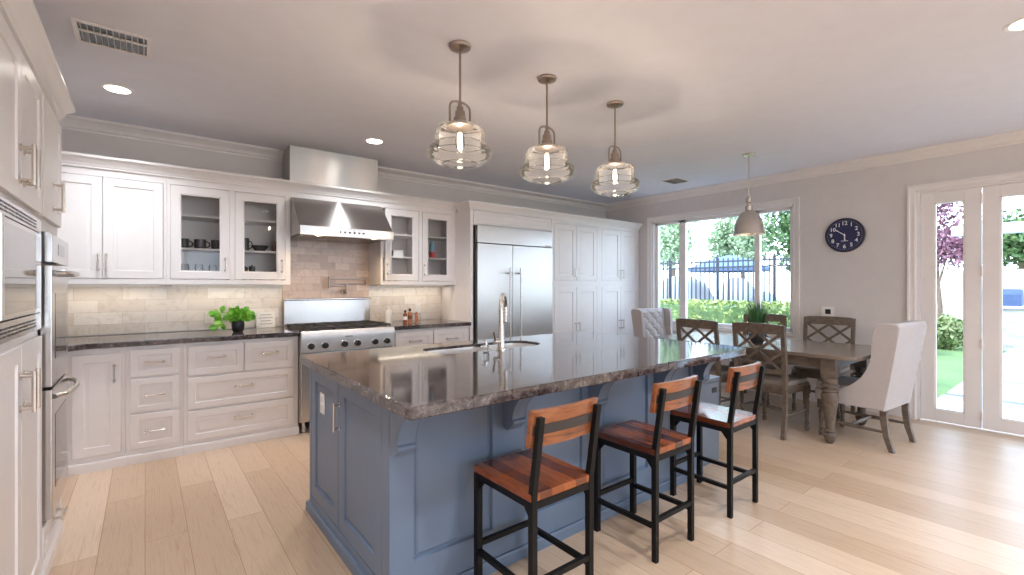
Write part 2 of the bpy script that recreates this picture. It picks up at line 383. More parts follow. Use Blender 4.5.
def one(name, g, mat, label, cat, group=None, origin=None, **k):
    bm = g.b; 
    if origin is None:
        lo = Vector([min(v.co[i] for v in bm.verts) for i in range(3)]); hi = Vector([max(v.co[i] for v in bm.verts) for i in range(3)])
        origin = Vector(((lo.x+hi.x)/2, (lo.y+hi.y)/2, lo.z))
    bmesh.ops.translate(bm, vec=-Vector(origin), verts=bm.verts[:])
    o = obj(name, g, mat, **k); o.location = origin; OFF[o.name] = Vector(origin)
    return tag(o, label, cat, group)
def struct(name, g, mat, parent=None, label=None, **k):
    o = obj(name, g, mat, parent, **k)
    if not parent: o['kind'] = 'structure'; tag(o, label, name.split('_')[0])
    return o
def dup(root, loc, rz, label, group=None):
    r = root.copy(); COL.objects.link(r); r.location = loc; r.rotation_euler = (0, 0, rz); r['label'] = label
    if group: r['group'] = group
    def rec(a, b):
        for ch in list(a.children):
            c = ch.copy(); COL.objects.link(c); c.parent = b; rec(ch, c)
    rec(root, r); return r
def lamp(name, kind, loc, energy, color, size=.1, parent=None, rot=(0, 0, 0), spread=None, size_y=None, spot=None):
    d = bpy.data.lights.new(name, kind); d.energy = energy; d.color = color
    if kind == 'AREA':
        d.size = size; d.shape = 'DISK' if size_y is None else 'RECTANGLE'
        if size_y: d.size_y = size_y
        if spread: d.spread = spread
    else: d.shadow_soft_size = size
    if spot: d.spot_size = spot; d.spot_blend = .6
    o = bpy.data.objects.new(name, d); COL.objects.link(o); o.rotation_euler = rot
    if parent: o.parent = parent; o.location = Vector(loc)-OFF[parent.name]
    else: o.location = loc
    return o
def leaf_mesh(name, pts, nrm, size, mat, parent=None, aspect=1.8, jit=.9):
    """many small bent leaf blades at given points"""
    n = len(pts); d = RNG.normal(size=(n, 3)); d /= np.linalg.norm(d, axis=1)[:, None]
    w = nrm*(1-jit)+RNG.normal(size=(n, 3))*jit; w = np.cross(d, w); w /= np.linalg.norm(w, axis=1)[:, None]+1e-9
    L = size*RNG.uniform(.6, 1.3, n)[:, None]; W = L/aspect
    nn = np.cross(d, w)
    V = np.stack([pts-d*L*.5, pts+w*W*.5+nn*L*.08, pts+d*L*.5, pts-w*W*.5+nn*L*.08], 1).reshape(-1, 3)
    off = OFF.get(parent.name, Vector()) if parent else Vector()
    V = V-np.array(off)
    me = bpy.data.meshes.new(name); me.vertices.add(4*n); me.vertices.foreach_set('co', V.astype(np.float32).ravel())
    me.loops.add(4*n); me.loops.foreach_set('vertex_index', np.arange(4*n, dtype=np.int32))
    me.polygons.add(n); me.polygons.foreach_set('loop_start', np.arange(0, 4*n, 4, dtype=np.int32))
    me.update(calc_edges=True); me.validate(); me.materials.append(mat)
    o = bpy.data.objects.new(name, me); COL.objects.link(o)
    if parent: o.parent = parent; OFF[o.name] = off
    return o
def text_mesh(s, size, M4, thick=.001):
    c = bpy.data.curves.new('numeral', 'FONT'); c.body = s; c.size = size; c.extrude = thick; c.align_x = 'CENTER'; c.align_y = 'CENTER'; c.offset = .0009
    o = bpy.data.objects.new('numeral', c); COL.objects.link(o); dg = bpy.context.evaluated_depsgraph_get()
    me = bpy.data.meshes.new_from_object(o.evaluated_get(dg)); bpy.data.objects.remove(o); bpy.data.curves.remove(c)
    me.transform(M4); return me
def rrect(x0, y0, x1, y1, r, seg=6):
    rr = r if isinstance(r, (list, tuple)) else [r]*4
    out = []
    for (cx, cy, a0), q in zip(((x0, y0, PI), (x1, y0, 1.5*PI), (x1, y1, 0), (x0, y1, .5*PI)), rr):
        cx = cx+q if cx == x0 else cx-q; cy = cy+q if cy == y0 else cy-q
        for k in range(seg+1):
            a = a0+k*PI/2/seg; out.append((cx+q*math.cos(a), cy+q*math.sin(a)))
    return out
def face(x, y, z, ang=0): return Matrix.Translation((x, y, z)) @ Matrix.Rotation(ang, 4, 'Z')
FY, FXP, FXN = 0, PI/2, -PI/2      # cabinet faces that look to -Y, +X, -X

# ------------------------------------------------------------------ cabinet pieces
def handle(parent, Mx, u, z, L, vert, mat='nickel', r=.0055, out=.032):
    g = G()
    e = (0, 0, L/2) if vert else (L/2, 0, 0)
    a = Vector((u-e[0], -out, z-e[2])); b = Vector((u+e[0], -out, z+e[2]))
    g.tube([a, b], r, 8)
    for p in (a.lerp(b, .1), a.lerp(b, .9)):
        g.tube([p, p+Vector((0, out, 0))], r*.9, 8)
        g.lathe([(0, -.001), (r*1.9, -.001), (r*1.9, -.005), (0, -.005)], (p.x, 0, p.z), 10, 'Y')
    g.xf(Mx); return obj('handle', g, M[mat], parent)
def door(parent, W, H, Mx, name='door', stile=.062, t=.018, mat='cab', bead=True):
    g = G()
    L = [(0, t), (0, .002), (.002, 0), (stile, 0), (stile+.003, .007 if bead else .012), (stile+.011, .008 if bead else .0135)]
    if not bead: L += [(stile+.024, .007)]
    if bead: L += [(stile+.026, .007), (stile+.030, .0045)]
    g.rings(W, H, L, Mx); return obj(name, g, M[mat], parent)
def glass_door(parent, W, H, Mx, stile=.075, t=.02, bottom=None):
    g = G(); g.rings(W, H, [(0, t), (0, .002), (.002, 0), (stile-.012, 0), (stile-.006, .005), (stile, .006), (stile, t)], Mx, fill=False, back=False)
    A = [(0, t), (stile, t)]
    g2 = G(); g.rings(W, H, A, Mx, fill=False, back=False)
    bmesh.ops.remove_doubles(g.b, verts=g.b.verts[:], dist=1e-5)
    d = obj('door', g, M['cab'], parent)
    p = G(); p.b.faces.new([p.b.verts.new(Mx @ Vector(q)) for q in ((stile-.004, .012, stile-.004), (W-stile+.004, .012, stile-.004), (W-stile+.004, .012, H-stile+.004), (stile-.004, .012, H-stile+.004))])
    obj('glass_pane', p, M['cabglass'], d, smooth=False)
    return d
CROWN = [(0, 0), (.012, 0), (.014, .012), (.024, .02), (.030, .038), (.046, .056), (.060, .066), (.066, .074), (.066, .092), (0, .092)]

# ------------------------------------------------------------------ room shell
XR, YB, XL, YF, ZC = 6.11, 5.19, -1.05, -4.5, 2.71
WY0, WY1, WZ0, WZ1 = 2.29, 4.28, .76, 2.33      # window opening
DY0, DY1, DZ1 = -1.10, 1.16, 2.29               # door opening
struct('floor', G().box(XL-.15, YF-.15, -.06, XR+.15, YB+.15, 0), M['floor'], smooth=False)
g = G().box(XL-.15, YF-.15, ZC, XR+.15, YB+.15, ZC+.1); struct('ceiling', g, M['ceil'], smooth=False)
struct('wall_back', G().box(XL-.15, YB, 0, XR+.15, YB+.15, ZC), M['wall'], smooth=False)
struct('wall_left', G().box(XL-.15, YF, 0, XL, YB, ZC), M['wall'], smooth=False)
RW = ((-.4, 2.0), (2.9, 5.6)); RZ0, RZ1 = .9, 2.3        # two unseen windows added behind the camera to bring in daylight
g = G(); g.box(XL-.15, YF-.15, 0, XR+.15, YF, RZ0); g.box(XL-.15, YF-.15, RZ1, XR+.15, YF, ZC)
for a, b in ((XL-.15, RW[0][0]), (RW[0][1], RW[1][0]), (RW[1][1], XR+.15)): g.box(a, YF-.15, RZ0, b, YF, RZ1)
struct('wall_rear', g, M['wall'], smooth=False)
for i, (a, b) in enumerate(RW):
    g = G()
    for q in ((a, RZ0, a+.06, RZ1), (b-.06, RZ0, b, RZ1), (a+.06, RZ0, b-.06, RZ0+.06), (a+.06, RZ1-.06, b-.06, RZ1), ((a+b)/2-.03, RZ0+.06, (a+b)/2+.03, RZ1-.06)): g.box(q[0]+.0005, YF-.1, q[1]+.0005, q[2]-.0005, YF-.04, q[3]-.0005)
    struct('window_%d' % (i+2), g, M['trimw'])  # frame of an added rear window, out of view
g = G()
g.box(XR, WY1, 0, XR+.15, YB, ZC); g.box(XR, WY0, 0, XR+.15, WY1, WZ0); g.box(XR, WY0, WZ1, XR+.15, WY1, ZC)
g.box(XR, DY1, 0, XR+.15, WY0, ZC); g.box(XR, DY0, DZ1, XR+.15, DY1, ZC); g.box(XR, YF, 0, XR+.15, DY0, ZC)
struct('wall_right', g, M['wall'], smooth=False)
CC = [(0, 0), (.010, 0), (.012, .014), (.028, .022), (.036, .044), (.056, .066), (.078, .076), (.086, .084), (.086, .1), (0, .1)]
struct('trim_1', G().sweep(CC, [(XL, YB), (XR, YB), (XR, YF)], ZC-.1), M['trimw'], label=None)
BB = [(0, 0), (.016, 0), (.016, .085), (.010, .1), (.006, .115), (0, .115)]
struct('baseboard_right', G().sweep(BB, [(XR, 4.47), (XR, 1.232)], 0), M['trimw'])
# daylight portals
for nm, y0, y1, z0, z1 in (('window_portal', WY0, WY1, WZ0, WZ1), ('door_portal', DY0, DY1, 0.02, DZ1)):
    o = lamp(nm, 'AREA', (XR+.22, (y0+y1)/2, (z0+z1)/2), 1, (1, 1, 1), z1-z0, None, (0, PI/2, 0), None, y1-y0)
    o.data.cycles.is_portal = True
for a, b in RW:
    o = lamp('window_portal', 'AREA', ((a+b)/2, YF-.2, (RZ0+RZ1)/2), 1, (1, 1, 1), b-a, None, (PI/2, 0, PI), None, RZ1-RZ0); o.data.cycles.is_portal = True

# window
w = bpy.data.objects.new('window_1', None); COL.objects.link(w); w['kind'] = 'structure'; w.location = (XR, 3.28, WZ0); OFF['window_1'] = Vector(w.location)
g = G()
CAS = [(0, 0), (.03, 0), (.03, .02), (.022, .03), (.022, .075), (.03, .082), (.03, .1), (0, .1)]
def casing(g, y0, y1, z0, z1, bottom=True):
    """moulded casing around an opening in the right-hand wall"""
    def ring(o, d): return [(XR-d, y0-o, z0-(o if bottom else 0)), (XR-d, y1+o, z0-(o if bottom else 0)), (XR-d, y1+o, z1+o), (XR-d, y0-o, z1+o)]
    lp = [(-.001, 0), (-.001, .016), (.010, .022), (.024, .016), (.046, .018), (.052, .03), (.068, .03), (.068, 0)]
    R = [[g.b.verts.new(p) for p in ring(o, d)] for o, d in lp]
    for A, C in zip(R[:-1], R[1:]):
        for k in range(4):
            if not bottom and k == 0: continue
            g.b.faces.new((A[k], A[(k+1) % 4], C[(k+1) % 4], C[k]))
casing(g, WY0, WY1, WZ0, WZ1)
obj('casing', g, M['trimw'], w)
g = G()   # jamb liner and frame
for a in ((WY0, WZ0, WY0+.02, WZ1), (WY1-.02, WZ0, WY1, WZ1), (WY0, WZ1-.02, WY1, WZ1), (WY0, WZ0, WY1, WZ0+.02)):
    g.box(XR+.001, a[0]+.0005, a[1]+.0005, XR+.148, a[2]-.0005, a[3]-.0005)
obj('jamb', g, M['trimw'], w)
GX = XR+.09
g = G()
y0, y1, z0, z1 = WY0+.02, WY1-.02, WZ0+.02, WZ1-.02
for a in ((y0, z0, y0+.045, z1), (y1-.045, z0, y1, z1), (y0, z1-.04, y1, z1), (y0, z0, y1, z0+.05)): g.box(GX-.03, a[0], a[1], GX+.03, a[2], a[3], .004)
for c in (3.80, 2.745): g.box(GX-.03, c-.05 if c > 3 else c-.032, z0, GX+.03, c+.05 if c > 3 else c+.032, z1, .004)
obj('frame', g, M['trimw'], w)
for a, b in ((y0+.04, 2.72), (2.77, 3.755), (3.845, y1-.04)):
    p = G(); p.b.faces.new([p.b.verts.new(q) for q in ((GX, a, z0+.045), (GX, b, z0+.045), (GX, b, z1-.035), (GX, a, z1-.035))])
    obj('pane', p, M['glass'], w, smooth=False)
# folding glass door
d1 = bpy.data.objects.new('door_1', None); COL.objects.link(d1); d1['kind'] = 'structure'; d1.location = (XR, .3, 0); OFF['door_1'] = Vector(d1.location)
g = G(); casing(g, DY0, DY1, 0.0, DZ1, False); obj('casing', g, M['trimw'], d1)
g = G(); g.box(XR+.001, DY1-.03, 0.001, XR+.14, DY1-.001, DZ1-.001); g.box(XR+.001, DY0+.001, 0.001, XR+.14, DY0+.03, DZ1-.001); g.box(XR+.001, DY0+.03, DZ1-.02, XR+.14, DY1-.03, DZ1-.001)
obj('jamb', g, M['trimw'], d1)
def door_leaf(ya, yb, sl, sr, h=True):
    """one leaf between ya > yb, glass inset sl / sr"""
    g = G(); x0, x1 = XR+.02, XR+.065; zt = DZ1-.022; zb = .012
    ga, gb = ya-sl, yb+sr; g0, g1 = .125, 2.165
    g.box(x0, ya-.0015, zb, x1, ga, zt, .002); g.box(x0, gb, zb, x1, yb+.0015, zt, .002)
    g.box(x0, ga, zb, x1, gb, g0, .002); g.box(x0, ga, g1, x1, gb, zt, .002)
    for q in ((ga-.012, g0, ga, g1), (gb, g0, gb+.012, g1), (gb, g0, ga, g0+.012), (gb, g1-.012, ga, g1)): g.box(x0+.006, q[0], q[1], x1-.006, q[2], q[3])
    l = obj('leaf', g, M['trimw'], d1)
    p = G(); p.b.faces.new([p.b.verts.new(q) for q in ((x0+.022, ga, g0), (x0+.022, gb, g0), (x0+.022, gb, g1), (x0+.022, ga, g1))])
    obj('pane', p, M['glass'], l, smooth=False)
    if h:
        for z in (.13, .80, 1.48, 2.16):
            k = G(); k.tube([(x0-.008, yb, z-.045), (x0-.008, yb, z+.045)], .009, 8); k.box(x0-.004, yb-.02, z-.04, x0+.001, yb+.02, z+.04); obj('hinge', k, M['trimw'], l)
door_leaf(1.128, .695, .10, .115); door_leaf(.692, .06, .115, .115); door_leaf(.057, -.575, .115, .115); door_leaf(-.578, -1.068, .115, .1, False)

# backsplash tiles
g = G(); g.box(XL, YB-.012, .935, 1.098, YB-.0005, 1.40); g.box(2.003, YB-.012, .935, 2.94, YB-.0005, 1.40); struct('trim_2', g, M['tile'], smooth=False)
struct('trim_3', G().box(1.099, YB-.014, .90, 2.002, YB-.0005, 2.20), M['tile_small'], smooth=False)

# ------------------------------------------------------------------ base cabinets along the back wall
YD, YC, YT = 4.517, 4.536, 4.511       # door face, carcass front, base moulding
def base_cab(name, x0, x1, label):
    t = thing(name, label, 'cabinet', ((x0+x1)/2, 4.85, 0))
    obj('body', G().box(x0, YC, .0, x1, YB-.003, .888, .001, 1), M['cab'], t)
    obj('base_molding', G().prism([(YC-.0005, 0), (YT, 0), (YT, .055), (YT+.008, .068), (YC-.0005, .068)], x0, x1, 'X'), M['cab'], t)
    return t
A = base_cab('base_cabinet', -.43, -.115, 'white single-door base cabinet in the corner beside the wall oven')
d = door(A, .268, .735, face(-.408, YD, .11)); handle(d, face(0, YD, 0), -.18, .70, .135, True)
B = base_cab('drawer_cabinet', -.114, .239, 'narrow white base cabinet with a stack of three drawers')
for z0, z1 in ((.655, .858), (.385, .637), (.108, .367)):
    d = door(B, .30, z1-z0, face(-.088, YD, z0), 'drawer', .045); handle(d, face(0, YD, 0), .060, (z0+z1)/2, .13, False)
C_ = base_cab('drawer_cabinet', .240, 1.097, 'wide white base cabinet with two wide deep drawers beside the range')
for x0, x1, z0, z1 in ((.268, .655, .622, .858), (.667, 1.05, .622, .858), (.268, 1.05, .352, .604), (.268, 1.05, .098, .334)):
    d = door(C_, x1-x0, z1-z0, face(x0, YD, z0), 'drawer', .05); handle(d, face(0, YD, 0), (x0+x1)/2, (z0+z1)/2+.02, .155 if x1-x0 > .5 else .14, False)
D_ = base_cab('base_cabinet', 1.989, 2.943, 'white base cabinet with paired drawers between range and refrigerator')
for x0, x1 in ((2.03, 2.467), (2.479, 2.916)):
    d = door(D_, x1-x0, .2, face(x0, YD, .658), 'drawer', .05); handle(d, face(0, YD, 0), (x0+x1)/2, .757, .15, False)
    d = door(D_, x1-x0, .53, face(x0, YD, .108)); handle(d, face(0, YD, 0), x1-.04 if x0 < 2.2 else x0+.04, .54, .135, True)
# corner return along the left wall
R_ = thing('base_cabinet', 'white return base cabinet behind the wall oven in the corner', 'cabinet', (-.74, 4.05, 0))
obj('body', G().box(XL+.003, 3.575, 0, -.4535, 4.534, .888), M['cab'], R_)
obj('base_molding', G().prism([(-.453, 0), (-.4305, 0), (-.4305, .055), (-.44, .068), (-.453, .068)], 3.575, 4.50, 'Y'), M['cab'], R_)
d = door(R_, .80, .735, face(-.435, 3.60, .11, FXP))
obj('corner_post', G().box(XL+.003, 4.5345, 0, -.431, YB-.003, .888), M['cab'], R_)

# countertops
EDGE = .007
def slab(name, outline, z0, z1, label, holes=(), mat='granite'):
    g = G(); loops = []
    for lp in [outline]+list(holes):
        vs = [g.b.verts.new((p[0], p[1], z1)) for p in lp]
        loops.append([g.b.edges.new((vs[i], vs[(i+1) % len(vs)])) for i in range(len(vs))])
    r = bmesh.ops.triangle_fill(g.b, use_beauty=True, use_dissolve=False, edges=[e for l in loops for e in l])
    fs = [f for f in r['geom'] if isinstance(f, bmesh.types.BMFace)]
    for f in fs:
        f.normal_update()
        if f.normal.z < 0: f.normal_flip()
    top_edges = [e for e in loops[0]]
    ex = bmesh.ops.extrude_face_region(g.b, geom=fs, use_keep_orig=True)
    bmesh.ops.translate(g.b, vec=(0, 0, z0-z1), verts=[v for v in ex['geom'] if isinstance(v, bmesh.types.BMVert)])
    bot = [e for e in g.b.edges if abs(e.verts[0].co.z-z0) < 1e-6 and abs(e.verts[1].co.z-z0) < 1e-6 and any(abs(f.normal.z) < .5 for f in e.link_faces)]
    bmesh.ops.recalc_face_normals(g.b, faces=g.b.faces[:])
    es = [e for e in g.b.edges if len(e.link_faces) == 2 and abs(e.verts[0].co.z-e.verts[1].co.z) < 1e-6 and sum(abs(f.normal.z) > .9 for f in e.link_faces) == 1]
    bmesh.ops.bevel(g.b, geom=es, offset=EDGE, segments=3, affect='EDGES', profile=.6)
    return one(name, g, M[mat], label, 'countertop', origin=(0, 0, z0))
slab('countertop', [(XL+.002, YB-.014), (XL+.002, 3.576), (-.415, 3.576), (-.415, 4.40), (-.33, 4.488), (1.097, 4.488), (1.097, YB-.014)], .8895, .93, 'dark polished granite worktop left of the range, running into the corner')
slab('countertop', [(1.989, 4.488), (2.943, 4.488), (2.943, YB-.015), (1.989, YB-.015)], .8895, .93, 'short dark granite worktop between the range and the refrigerator')

# ------------------------------------------------------------------ upper cabinets
YU, YUC = 4.83, 4.852
ZB, ZT = 1.356, 2.252
def shell(x0, x1, div=()):
    """hollow carcass with face frame; open front behind glass doors"""
    g = G(); yb = YB-.016
    g.box(x0, YUC, ZB, x0+.018, yb, ZT); g.box(x1-.018, YUC, ZB, x1, yb, ZT); g.box(x0+.018, YUC, ZB, x1-.018, yb, ZB+.03); g.box(x0+.018, YUC, ZT-.03, x1-.018, yb, ZT)
    g.box(x0+.018, yb-.012, ZB+.03, x1-.018, yb, ZT-.03)
    g.box(x0, YUC-.0185, ZB, x0+.024, YUC, ZT); g.box(x1-.045, YUC-.0185, ZB, x1, YUC, ZT); g.box(x0+.024, YUC-.0185, ZB, x1-.045, YUC, ZB+.042); g.box(x0+.024, YUC-.0185, ZT-.055, x1-.045, YUC, ZT)
    for q in div: g.box(q-.02, YUC-.0185, ZB+.042, q+.02, YUC, ZT-.055); g.box(q-.009, YUC, ZB+.03, q+.009, yb-.012, ZT-.03)
    return g
U1 = thing('wall_cabinet', 'white wall cabinet with two solid panelled doors nearest the oven tower', 'cabinet', (-.26, 5.0, ZB))
g = G(); g.box(-.66, YUC, ZB, .139, YB-.016, ZT); g.box(-.66, YUC-.0185, ZB, .139, YUC, 1.398); g.box(-.66, YUC-.0185, 2.197, .139, YUC, ZT); g.box(.121, YUC-.0185, 1.398, .139, YUC, 2.197); g.box(-.66, YUC-.0185, 1.398, -.642, YUC, 2.197)
obj('body', g, M['cab'], U1)
for x0, hx in ((-.640, -.285), (-.259, -.236)):
    d = door(U1, .376, .791, face(x0, YU, 1.402)); handle(d, face(0, YU, 0), hx, 1.528, .135, True)
def glass_unit(x0, x1, doors, hx, div, label, shelves):
    t = thing('glass_front_cabinet', label, 'cabinet', ((x0+x1)/2, 5.0, ZB))
    obj('body', shell(x0, x1, div), M['cab_in'] if False else M['cab'], t)
    for z in shelves:
        obj('shelf', G().box(x0+.0185, YUC+.004, z-.018, x1-.0185, YB-.0285, z, .001, 1), M['cab'], t)
    for (a, b), h in zip(doors, hx):
        d = glass_door(t, b-a, .791, face(a, YU, 1.402)); handle(d, face(0, YU, 0), h, 1.53, .13, True)
    return t
SH = (1.671, 1.957)
glass_unit(.140, 1.098, ((.166, .593), (.636, 1.051)), (.560, 1.020), (.6145,), 'white wall cabinet with two glass doors holding mugs, left of the hood', SH)
SH2 = (1.675, 1.925)
glass_unit(2.003, 2.943, ((2.053, 2.453), (2.502, 2.898)), (2.078, 2.530), (2.4775,), 'white wall cabinet with two glass doors holding a red and blue canister', SH2)
# bridge panel across hood, and the crown along the whole run
one('valance_panel', G().box(1.0985, YU+.001, 2.196, 2.0025, YU+.022, ZT, .001, 1), M['cab'], 'plain white bridge panel joining the wall cabinets above the hood', 'panel')
g = G(); g.sweep(CROWN, [(-.66, YU+.001), (2.944, YU+.001)], ZT+.0005); g.box(-.66, YU+.002, ZT+.0005, 2.944, YU+.035, ZT+.03)
one('crown_molding', g, M['cab'], 'long white crown moulding on top of the wall cabinets and hood bridge', 'moulding')

# under cabinet lights
for i, (x0, x1, lb) in enumerate(((-.60, .10, 'slim warm light strip under the solid-door wall cabinet'), (.18, 1.06, 'slim warm light strip under the mug cabinet left of the hood'), (2.05, 2.90, 'slim warm light strip under the wall cabinet right of the hood'))):
    t = thing('under_cabinet_light', lb, 'light', ((x0+x1)/2, 5.04, ZB-.014), 0)
    obj('housing', G().box(x0, 5.02, ZB-.012, x1, 5.06, ZB-.0005, .002), M['white'], t)
    obj('diffuser', G().box(x0+.01, 5.025, ZB-.014, x1-.01, 5.055, ZB-.0125), M['undercab'], t)
    lamp('strip_lamp', 'AREA', ((x0+x1)/2, 5.04, ZB-.018), 1.1*(x1-x0), (1, .86, .68), x1-x0-.03, t, (0, 0, 0), None, .025)

# ------------------------------------------------------------------ range hood
t = thing('range_hood', 'stainless steel range hood with sloping canopy and square duct cover', 'hood', (1.55, 4.9, 1.81))
x0, x1 = 1.101, 2.000
g = G(); bt = YB-.016
pr = [(4.50, 1.895), (4.826, 2.194), (4.826+.02, 2.194), (bt, 2.194), (bt, 1.83), (4.515, 1.83), (4.515, 1.885)]
g.prism([(4.50, 1.815), (4.50, 1.893), (4.515, 1.897), (4.800, 2.194), (bt, 2.194), (bt, 1.83), (4.53, 1.83), (4.53, 1.815)], x0, x1, 'X')
obj('canopy', g, M['steel_hood'], t)
obj('front_lip', G().box(x0, 4.488, 1.812, x1, 4.4995, 1.897, .003), M['steel_v'], t)
g = G()
for k in range(19): g.prism([(4.56, 1.829), (4.59, 1.812), (5.08, 1.812), (5.10, 1.829)], x0+.04+k*.0435, x0+.04+k*.0435+.03, 'X')
obj('baffle_filter', g, M['steel'], t)
for k in range(6): obj('button', G().lathe([(0, -.008), (.0085, -.008), (.0095, 0), (0, 0)], (1.46+.045*k, 4.4875, 1.856), 14, 'Y'), M['black'], t)
obj('badge', G().box(1.525, 4.4865, 1.880, 1.605, 4.4879, 1.887), M['chrome'], t)
for x in (1.28, 1.82):
    l = obj('lamp_lens', G().lathe([(0, 1.8285), (.032, 1.8285), (.032, 1.822), (.02, 1.818), (0, 1.817)], (x, 4.548, 0), 16), M['hoodlamp'], t)
    lamp('hood_lamp', 'AREA', (x, 4.545, 1.806), 4.0, (1, .70, .42), .05, t, (-.35, 0, 0))
g = G(); g.box(1.0995, 4.866, 2.196, 1.985, YB-.002, ZC-.001, .002); obj('duct_cover', g, M['steel_hood'], t)

# ------------------------------------------------------------------ range
t = thing('gas_range', 'stainless steel gas range with black knobs and cast iron grates', 'range', (1.55, 4.75, 0))
rx0, rx1 = 1.1005, 1.9865
g = G(); g.box(rx0, 4.50, .10, rx1, YB-.05, .905, .002); g.box(rx0, 4.48, .875, rx1, 5.09, .928, .006); obj('body', g, M['steel'], t)
g = G(); g.prism([(4.4795, .735), (4.445, .742), (4.440, .85), (4.436, .885), (4.444, .915), (4.456, .929), (4.4795, .929)], rx0, rx1, 'X'); obj('control_panel', g, M['steel_panel'], t)
for x in (1.178, 1.300, 1.478, 1.602, 1.775, 1.898):
    b = obj('bezel', G().lathe([(0, 4.444), (.033, 4.444), (.033, 4.436), (.027, 4.433), (0, 4.433)], (x, 0, .797), 24, 'Y'), M['chrome'], t)
    k = obj('knob', G().lathe([(0, 4.4325), (.0265, 4.4325), (.028, 4.428), (.026, 4.398), (.02, 4.394), (0, 4.394)], (x, 0, .797), 24, 'Y').box(x-.004, 4.390, .772, x+.004, 4.406, .822, .002), M['knob'], t)
obj('badge', G().box(1.49, 4.4365, .861, 1.56, 4.4425, .872), M['greyink'], t)
g = G(); g.box(rx0+.005, 4.462, .17, rx1-.005, 4.4995, .725, .004); od = obj('oven_door', g, M['steel'], t)
obj('oven_window', G().box(1.30, 4.459, .33, 1.80, 4.4615, .60), M['dark_glass'], od)
obj('oven_handle', G().tube([(1.16, 4.41, .68), (1.94, 4.41, .68)], .014, 12).tube([(1.2, 4.41, .68), (1.2, 4.462, .68)], .01, 8).tube([(1.9, 4.41, .68), (1.9, 4.462, .68)], .01, 8), M['steel'], od)
for x in (rx0+.04, rx1-.04):
    for y in (4.54, 5.08): obj('leg', G().lathe([(0, 0), (.02, 0), (.02, .02), (.014, .1005), (0, .1005)], (x, y, 0), 12), M['steel'], t)
g = G(); g.box(rx0+.02, 4.48, .9285, rx1-.02, 5.07, .932); obj('cooktop', g, M['iron'], t)
for s in range(3):
    a = rx0+.02+s*.283; b = a+.279
    g = G(); zt = .962
    for x in (a+.006, b-.006): g.box(x-.006, 4.49, .945, x+.006, 5.06, zt, .002)
    for y in (4.496, 4.775, 5.054): g.box(a+.012, y-.006, .945, b-.012, y+.006, zt, .002)
    for cyy in (4.635, 4.915):
        for k in range(8):
            an = k*PI/4; cx = (a+b)/2
            g.bar((cx+.035*math.cos(an), cyy+.035*math.sin(an), .956), (cx+.128*math.cos(an)*min(1, 1), cyy+.128*math.sin(an), .956), .011, .012)
    for x in (a+.006, b-.006):
        for y in (4.50, 5.05): g.box(x-.006, y-.008, .9325, x+.006, y+.008, .946)
    obj('grate', g, M['iron'], t)
    for cyy in (4.635, 4.915): obj('burner', G().lathe([(0, .9325), (.05, .9325), (.048, .942), (.036, .943), (.036, .95), (0, .951)], ((a+b)/2, cyy, 0), 20), M['black'], t)
g = G(); g.box(rx0, 5.10, .90, rx1, 5.173, 1.195, .003); g.box(rx0, 5.06, 1.195, rx1, 5.173, 1.215, .006); obj('backguard', g, M['steel'], t)

# pot filler
t = thing('pot_filler', 'wall-mounted folding pot filler tap above the range', 'tap', (1.72, YB-.014, 1.28))
yp = 5.09
g = G(); g.lathe([(0, YB-.0145), (.032, YB-.0145), (.03, YB-.024), (.014, YB-.03), (0, YB-.03)], (1.717, 0, 1.28), 20, 'Y'); g.tube([(1.717, YB-.02, 1.28), (1.717, yp, 1.28), (1.717, yp, 1.355)], .010, 10); obj('wall_mount', g, M['bronze_nickel'], t)
obj('valve_handle', G().lathe([(.0, 0), (.016, 0), (.016, .03), (0, .03)], (1.717, yp, 1.262), 12).bar((1.717, yp-.03, 1.265), (1.717, yp+.01, 1.265), .01, .01).tube([(1.66, yp-.035, 1.262), (1.717, yp-.03, 1.266)], .005, 8), M['bronze_nickel'], t)
obj('lower_arm', G().tube([(1.72, yp, 1.347), (1.54, yp, 1.347)], .009, 10).lathe([(.0, 1.33), (.014, 1.33), (.014, 1.365), (0, 1.365)], (1.717, yp, 0), 12).lathe([(0, 1.32), (.013, 1.32), (.013, 1.445), (0, 1.45)], (1.54, yp, 0), 12), M['bronze_nickel'], t)
obj('upper_arm', G().tube([(1.54, yp, 1.422), (1.90, yp, 1.422), (1.925, yp, 1.415), (1.935, yp, 1.39), (1.935, yp, 1.36)], .009, 10), M['bronze_nickel'], t)

# ------------------------------------------------------------------ refrigerator and tall cabinets
TY = 4.50
one('end_panel', G().box(2.945, TY+.012, 0, 2.985, YB-.003, 2.228, .002, 1), M['cab'], 'tall white end panel on the left side of the refrigerator', 'panel')
t = thing('refrigerator', 'large built-in stainless steel refrigerator with two doors and top grille', 'refrigerator', (3.62, 4.85, 0))
fx0, fx1, fy = 3.004, 4.219, 4.485
obj('body', G().box(fx0+.005, fy+.07, .0, fx1-.005, YB-.02, 2.055), M['black'], t)
obj('toe_grille', G().box(fx0+.02, fy+.05, .0, fx1-.02, fy+.0695, .095), M['black'], t)
g = G(); g.box(fx0+.026, fy+.004, 1.852, fx1, fy+.06, 2.055, .003); obj('top_grille', g, M['steel_fridge'], t)
obj('badge', G().box(4.09, fy+.001, 1.858, 4.19, fy+.0035, 1.872), M['greyink'], t)
for a, b, hx in ((fx0+.026, 3.545, 3.466), (3.551, fx1, 3.630)):
    d = obj('door', G().box(a, fy, .10, b, fy+.065, 1.842, .004), M['steel_fridge'], t)
    g = G(); g.tube([(hx, fy-.06, .62), (hx, fy-.06, 1.565)], .0125, 12)
    for z in (.68, 1.50): g.tube([(hx, fy-.06, z), (hx, fy+.001, z)], .009, 8)
    obj('handle', g, M['steel_v'], d)
